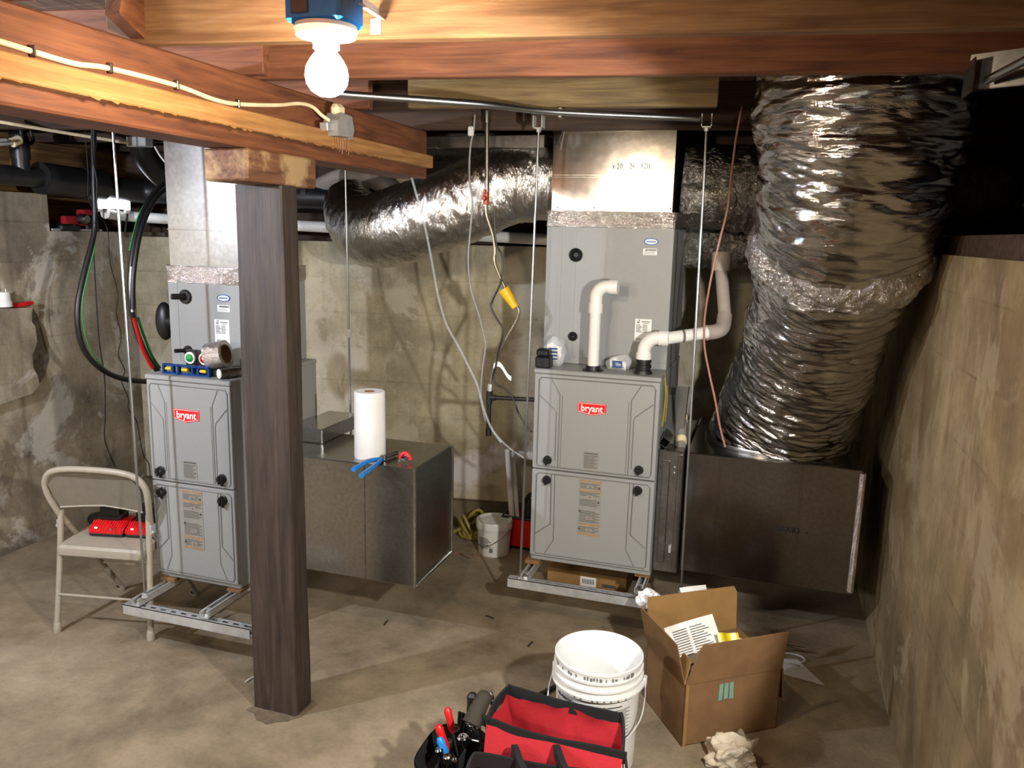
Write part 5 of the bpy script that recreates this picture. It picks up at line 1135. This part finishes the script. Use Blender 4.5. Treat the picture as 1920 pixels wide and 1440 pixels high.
m.build('bag_body', M['blackcloth'], tb, ang=60)
m = MB()      # right end, red outside
m.grid(lambda x, y: br.lerp(fr_, x).lerp(rr_.lerp(mr, x), y) + V(.014 * math.sin(y * 3.1), 0, -.02 * math.sin(x * 3.1) * y), 10, 10)
m.grid(lambda x, y: fl_.lerp(fr_, x).lerp(ml.lerp(mr, x), y) + V(0, -.03 * math.sin(y * 3.1), 0), 16, 10); m.build('red_panel', M['redcloth'], tb, ang=60)
m = MB()      # red lining
zf = .10
il, ir = V(rl.x + .01, rl.y - .02, zf), V(rr_.x - .01, rr_.y - .02, zf); jl, jr = V(ml.x + .01, ml.y + .01, zf), V(mr.x - .01, mr.y + .01, zf)
wr = lambda p: p + noise.noise_vector(p * 11) * .022 + noise.noise_vector(p * 30) * .006
m.grid(lambda x, y: wr(il.lerp(ir, x).lerp((rl + V(.006, -.008, -.01)).lerp(rr_ + V(-.006, -.008, -.01), x), y)), 26, 16)
m.grid(lambda x, y: wr(jl.lerp(jr, x).lerp((ml + V(.006, .008, -.01)).lerp(mr + V(-.006, .008, -.01), x), y)), 26, 16)
m.grid(lambda x, y: wr(jl.lerp(il, x).lerp((ml + V(.008, 0, -.01)).lerp(rl + V(.008, 0, -.01), x), y)), 12, 16)
m.grid(lambda x, y: wr(jr.lerp(ir, x).lerp((mr + V(-.008, 0, -.01)).lerp(rr_ + V(-.008, 0, -.01), x), y)), 12, 16)
m.grid(lambda x, y: wr(jl.lerp(jr, x).lerp(il.lerp(ir, x), y)), 20, 10)
m.build('lining', M['redcloth'], tb, ang=80)
def flat_strip(pts, wd, mt, nm, par, tk=.006):
    P = crom(pts, 8); mm = MB(); F = frames(P)
    prof = [(-.5, -1), (.5, -1), (.5, 1), (-.5, 1)]
    rings = []
    for p, (t_, a, b_) in zip(P, F): rings.append([mm.bm.verts.new(p + V(0, 0, 1) * (y * wd / 2) + V(t_.y, -t_.x, 0).normalized() * (x * tk)) for x, y in prof])
    for i in range(len(rings) - 1):
        for k in range(4): mm.bm.faces.new((rings[i][k], rings[i][(k + 1) % 4], rings[i + 1][(k + 1) % 4], rings[i + 1][k]))
    mm.bm.faces.new(rings[0][::-1]); mm.bm.faces.new(rings[-1]); return mm.build(nm, M[mt], par, ang=50)
flat_strip([ml + V(0, .0, 0), ml.lerp(rl, .5) + V(-.006, 0, .006), rl + V(0, 0, 0), rl.lerp(rr_, .06) + V(0, .006, .0), rl.lerp(rr_, .5) + V(0, .004, -.005), rl.lerp(rr_, .94) + V(0, .004, 0), rr_, rr_.lerp(mr, .5) + V(.004, 0, -.004), mr], .033, 'blackcloth', 'rear_rim', tb, .007)
flat_strip([ml + V(-.02, .01, .006), ml.lerp(mr, .2) + V(0, -.002, -.002), ml.lerp(mr, .5) + V(0, 0, -.008), ml.lerp(mr, .8), mr + V(.01, 0, 0)], .032, 'blackcloth', 'zipper_edge', tb, .008)
m = MB(); q = mr + V(.008, -.004, -.0); m.tube([q, q + V(.006, -.006, -.03), q + V(.008, -.006, -.05)], .004, 6); m.build('zipper_pull', M['blackm'], tb)
g0, g1 = P_(884, 1432, .34), P_(1160, 1462, .33)
flat_strip([g0 + V(-.0, -.06, -.04), g0, g0.lerp(g1, .08) + V(0, .012, .006), g0.lerp(g1, .5), g1], .042, 'blackcloth', 'front_rim', tb, .008)
m = MB(); m.grid(lambda x, y: wr(g0.lerp(g1, x) + V(0, .012 - .16 * y, -.02 - .06 * y)), 18, 6); m.build('front_flap', M['redcloth'], tb, ang=80)
for (xa, xb) in ((962, 1002), (1040, 1088)):
    a, b_ = P_(xa, 1412, .335), P_(xa + 6, 1445, .35)
    flat_strip([a + V(-.0, .015, -.03), a + V(.004, .0, .01), b_ + V(.02, -.01, .01), b_ + V(.05, -.03, -.005)], .034, 'blackcloth', 'carry_strap', tb, .016)
t = thing('tape_measure', P_(990, 1355, .2), 'red and black hand tool lying inside the red tool bag', 'hand tool')
q = P_(1000, 1362, .14); m = MB(); m.box(q + V(-.035, -.03, -.02), q + V(.035, .03, .02), .018, seg=3); m.build('body', M['badge'], t)
m = MB(); m.sphere(q + V(-.035, .0, .01), .026, (1, 1, .8), 3); m.build('grip', M['blackm'], t)
# black side pouch full of hand tools
c = P_(846, 1425, .24)
tp = thing('tool_pouch', (c.x, c.y, 0), 'black canvas pouch bristling with hand tools on the left of the red bag', 'tool pouch')
ox = c.x + .0; oy = c.y
m = MB()
ringp = []
for k in range(28):
    an = 2 * math.pi * k / 28; sx_, sy_ = math.cos(an), math.sin(an)
    ringp.append((ox + .085 * math.copysign(abs(sx_) ** .6, sx_), oy + .115 * math.copysign(abs(sy_) ** .6, sy_)))
for a_, b_, s0, s1 in ((0.0, .275, .94, 1.03), (.275, .20, 1.0, .96)):
    R0 = [m.bm.verts.new((ox + (x - ox) * s0, oy + (y - oy) * s0, a_)) for x, y in ringp]; R1 = [m.bm.verts.new((ox + (x - ox) * s1, oy + (y - oy) * s1, b_)) for x, y in ringp]
    for k in range(28): m.bm.faces.new((R0[k], R0[(k + 1) % 28], R1[(k + 1) % 28], R1[k]))
m.bm.faces.new(R1); m.build('pouch_body', M['blackcloth'], tp, ang=60)
m = MB()
for k in range(2): m.box((ox - .03 + k * .05, oy - .10, .19), (ox - .025 + k * .05, oy + .10, .245), .001)
m.build('pocket_divider', M['blackcloth'], tp)
m = MB(); q = V(ox + .082, oy - .02, .25); m.tube([q + V(-.02, 0, 0), q + V(.02, 0, 0), ], .004, 8, 0); m.box(q + V(-.018, -.004, -.07), q + V(.018, .0, .0), .002); m.build('strap', M['blackcloth'], tp)
m = MB(); q = P_(882, 1352, .32); m.tube([q + V(.012 * math.cos(a * .7), -.004, .014 * math.sin(a * .7)) for a in range(9)], .0022, 6, 3); m.tube([q + V(0.006, -.004, -.014), q + V(.01, -.004, -.05)], .004, 6, 0); m.tube([q + V(-.02, -.006, -.055), q + V(.03, -.006, -.055)], .0035, 6, 0); m.build('snap_hook', M['chrome'], tp)
def hand_tool(px_, py_, z, lean, r, L, mt, label, shaft='steel', cat='screwdriver', nm='screwdriver'):
    tip = P_(px_, py_, z); ax = V(*lean).normalized(); t = thing(nm, tip - ax * (L + .1), label, cat)
    m = MB(); m.lathe([(0, 0), (r * .6, .002), (r, .012), (r * .9, L * .5), (r, L * .8), (r * .55, L), (0, L)], tip, -ax, 12); m.build('handle', M[mt], t)
    m = MB(); m.tube([tip - ax * L, tip - ax * (L + .1)], .0035, 8, 0); m.build('shaft', M[shaft], t); return t
hand_tool(838, 1326, .36, (-.25, .1, .8), .012, .075, 'red', 'upper red handled screwdriver sticking out of the black pouch')
hand_tool(821, 1358, .34, (-.3, .0, .8), .012, .085, 'red', 'lower red handled screwdriver above the blue one in the black pouch')
hand_tool(823, 1382, .31, (-.35, .0, .8), .012, .06, 'blue', 'blue handled screwdriver in the black pouch')
hand_tool(886, 1298, .36, (-.05, .2, .9), .017, .07, 'black', 'black round ended tool handle behind the wooden handle in the pouch', cat='hand tool', nm='hand_tool')
t = thing('hammer_handle', P_(885, 1345, .3), 'broad olive brown tool grip slanting up out of the black pouch', 'tool handle')
a, b_ = P_(884, 1358, .36), P_(914, 1296, .43)
m = MB(); m.tube([a, a.lerp(b_, .5) + V(-.002, 0, 0), b_], lambda x: (.029 - .009 * x) * (1 if x < .8 else math.sqrt(max(.02, 1 - ((x - .8) / .2) ** 2))), 16, 10); m.build('grip', M['handle'], t)
t = thing('chain', P_(925, 1325, .34), 'dark chain hanging on the left of the red bag rim', 'chain'); a, b_ = P_(921, 1302, .37), P_(926, 1330, .34)
m = MB()
for i in range(6):
    q = a.lerp(b_, i / 5); ex_ = V(.007, 0, 0) if i % 2 else V(0, .007, 0); m.tube([q + ex_ * math.cos(k * math.pi / 3) + V(0, 0, .009) * math.sin(k * math.pi / 3) for k in range(7)], .0022, 6, 2)
m.build('links', M['steel'], t)
spec = [(842, 1352, .012, 'chrome', 'first bright metal tool end in the black pouch, beside the upper red handle'), (855, 1368, .013, 'steel', 'round socket end in the middle of the black pouch'), (868, 1382, .017, 'chrome', 'large shiny socket end in the black pouch near the snap hook'), (842, 1390, .010, 'steel', 'small grey tool tip beside the blue handle in the pouch'), (823, 1405, .013, 'chrome', 'shiny curved tool end low in the black pouch below the blue handle'), (838, 1418, .013, 'steel', 'grey ribbed tool end low in the black pouch'), (852, 1425, .011, 'chrome', 'bright slim tool tip at the bottom of the photo in the black pouch')]
for i, (x, y, r, mt, lb) in enumerate(spec):
    q = P_(x, y, .28); m = MB(); m.lathe([(r * .5, .004), (r * .75, .004), (r, 0), (r, -.02), (r * .6, -.025), (r * .55, -.09), (0, -.09)], q, (-.2 + .07 * (i % 4), -.1, 1), 14); m.lathe([(0, -.004), (r * .5, -.004), (r * .5, .004)], q, (-.2 + .07 * (i % 4), -.1, 1), 14)
    tag(m.build('tool_end', M[mt]), lb, 'hand tool')
rnd = random.Random(5)
for i in range(7):
    q = P_(862 + i * 6, 1335 + 4 * (i % 3) - i * 2, .31); m = MB(); ax = V(rnd.uniform(-.15, .1), rnd.uniform(-.1, .2), 1).normalized(); m.tube([q, q - ax * .22], .0055, 8, 0)
    tag(m.build('hex_key', M['black']), 'black slim hex key in the fanned row below the broad olive grip', 'hex key', 'fanned black hex keys')
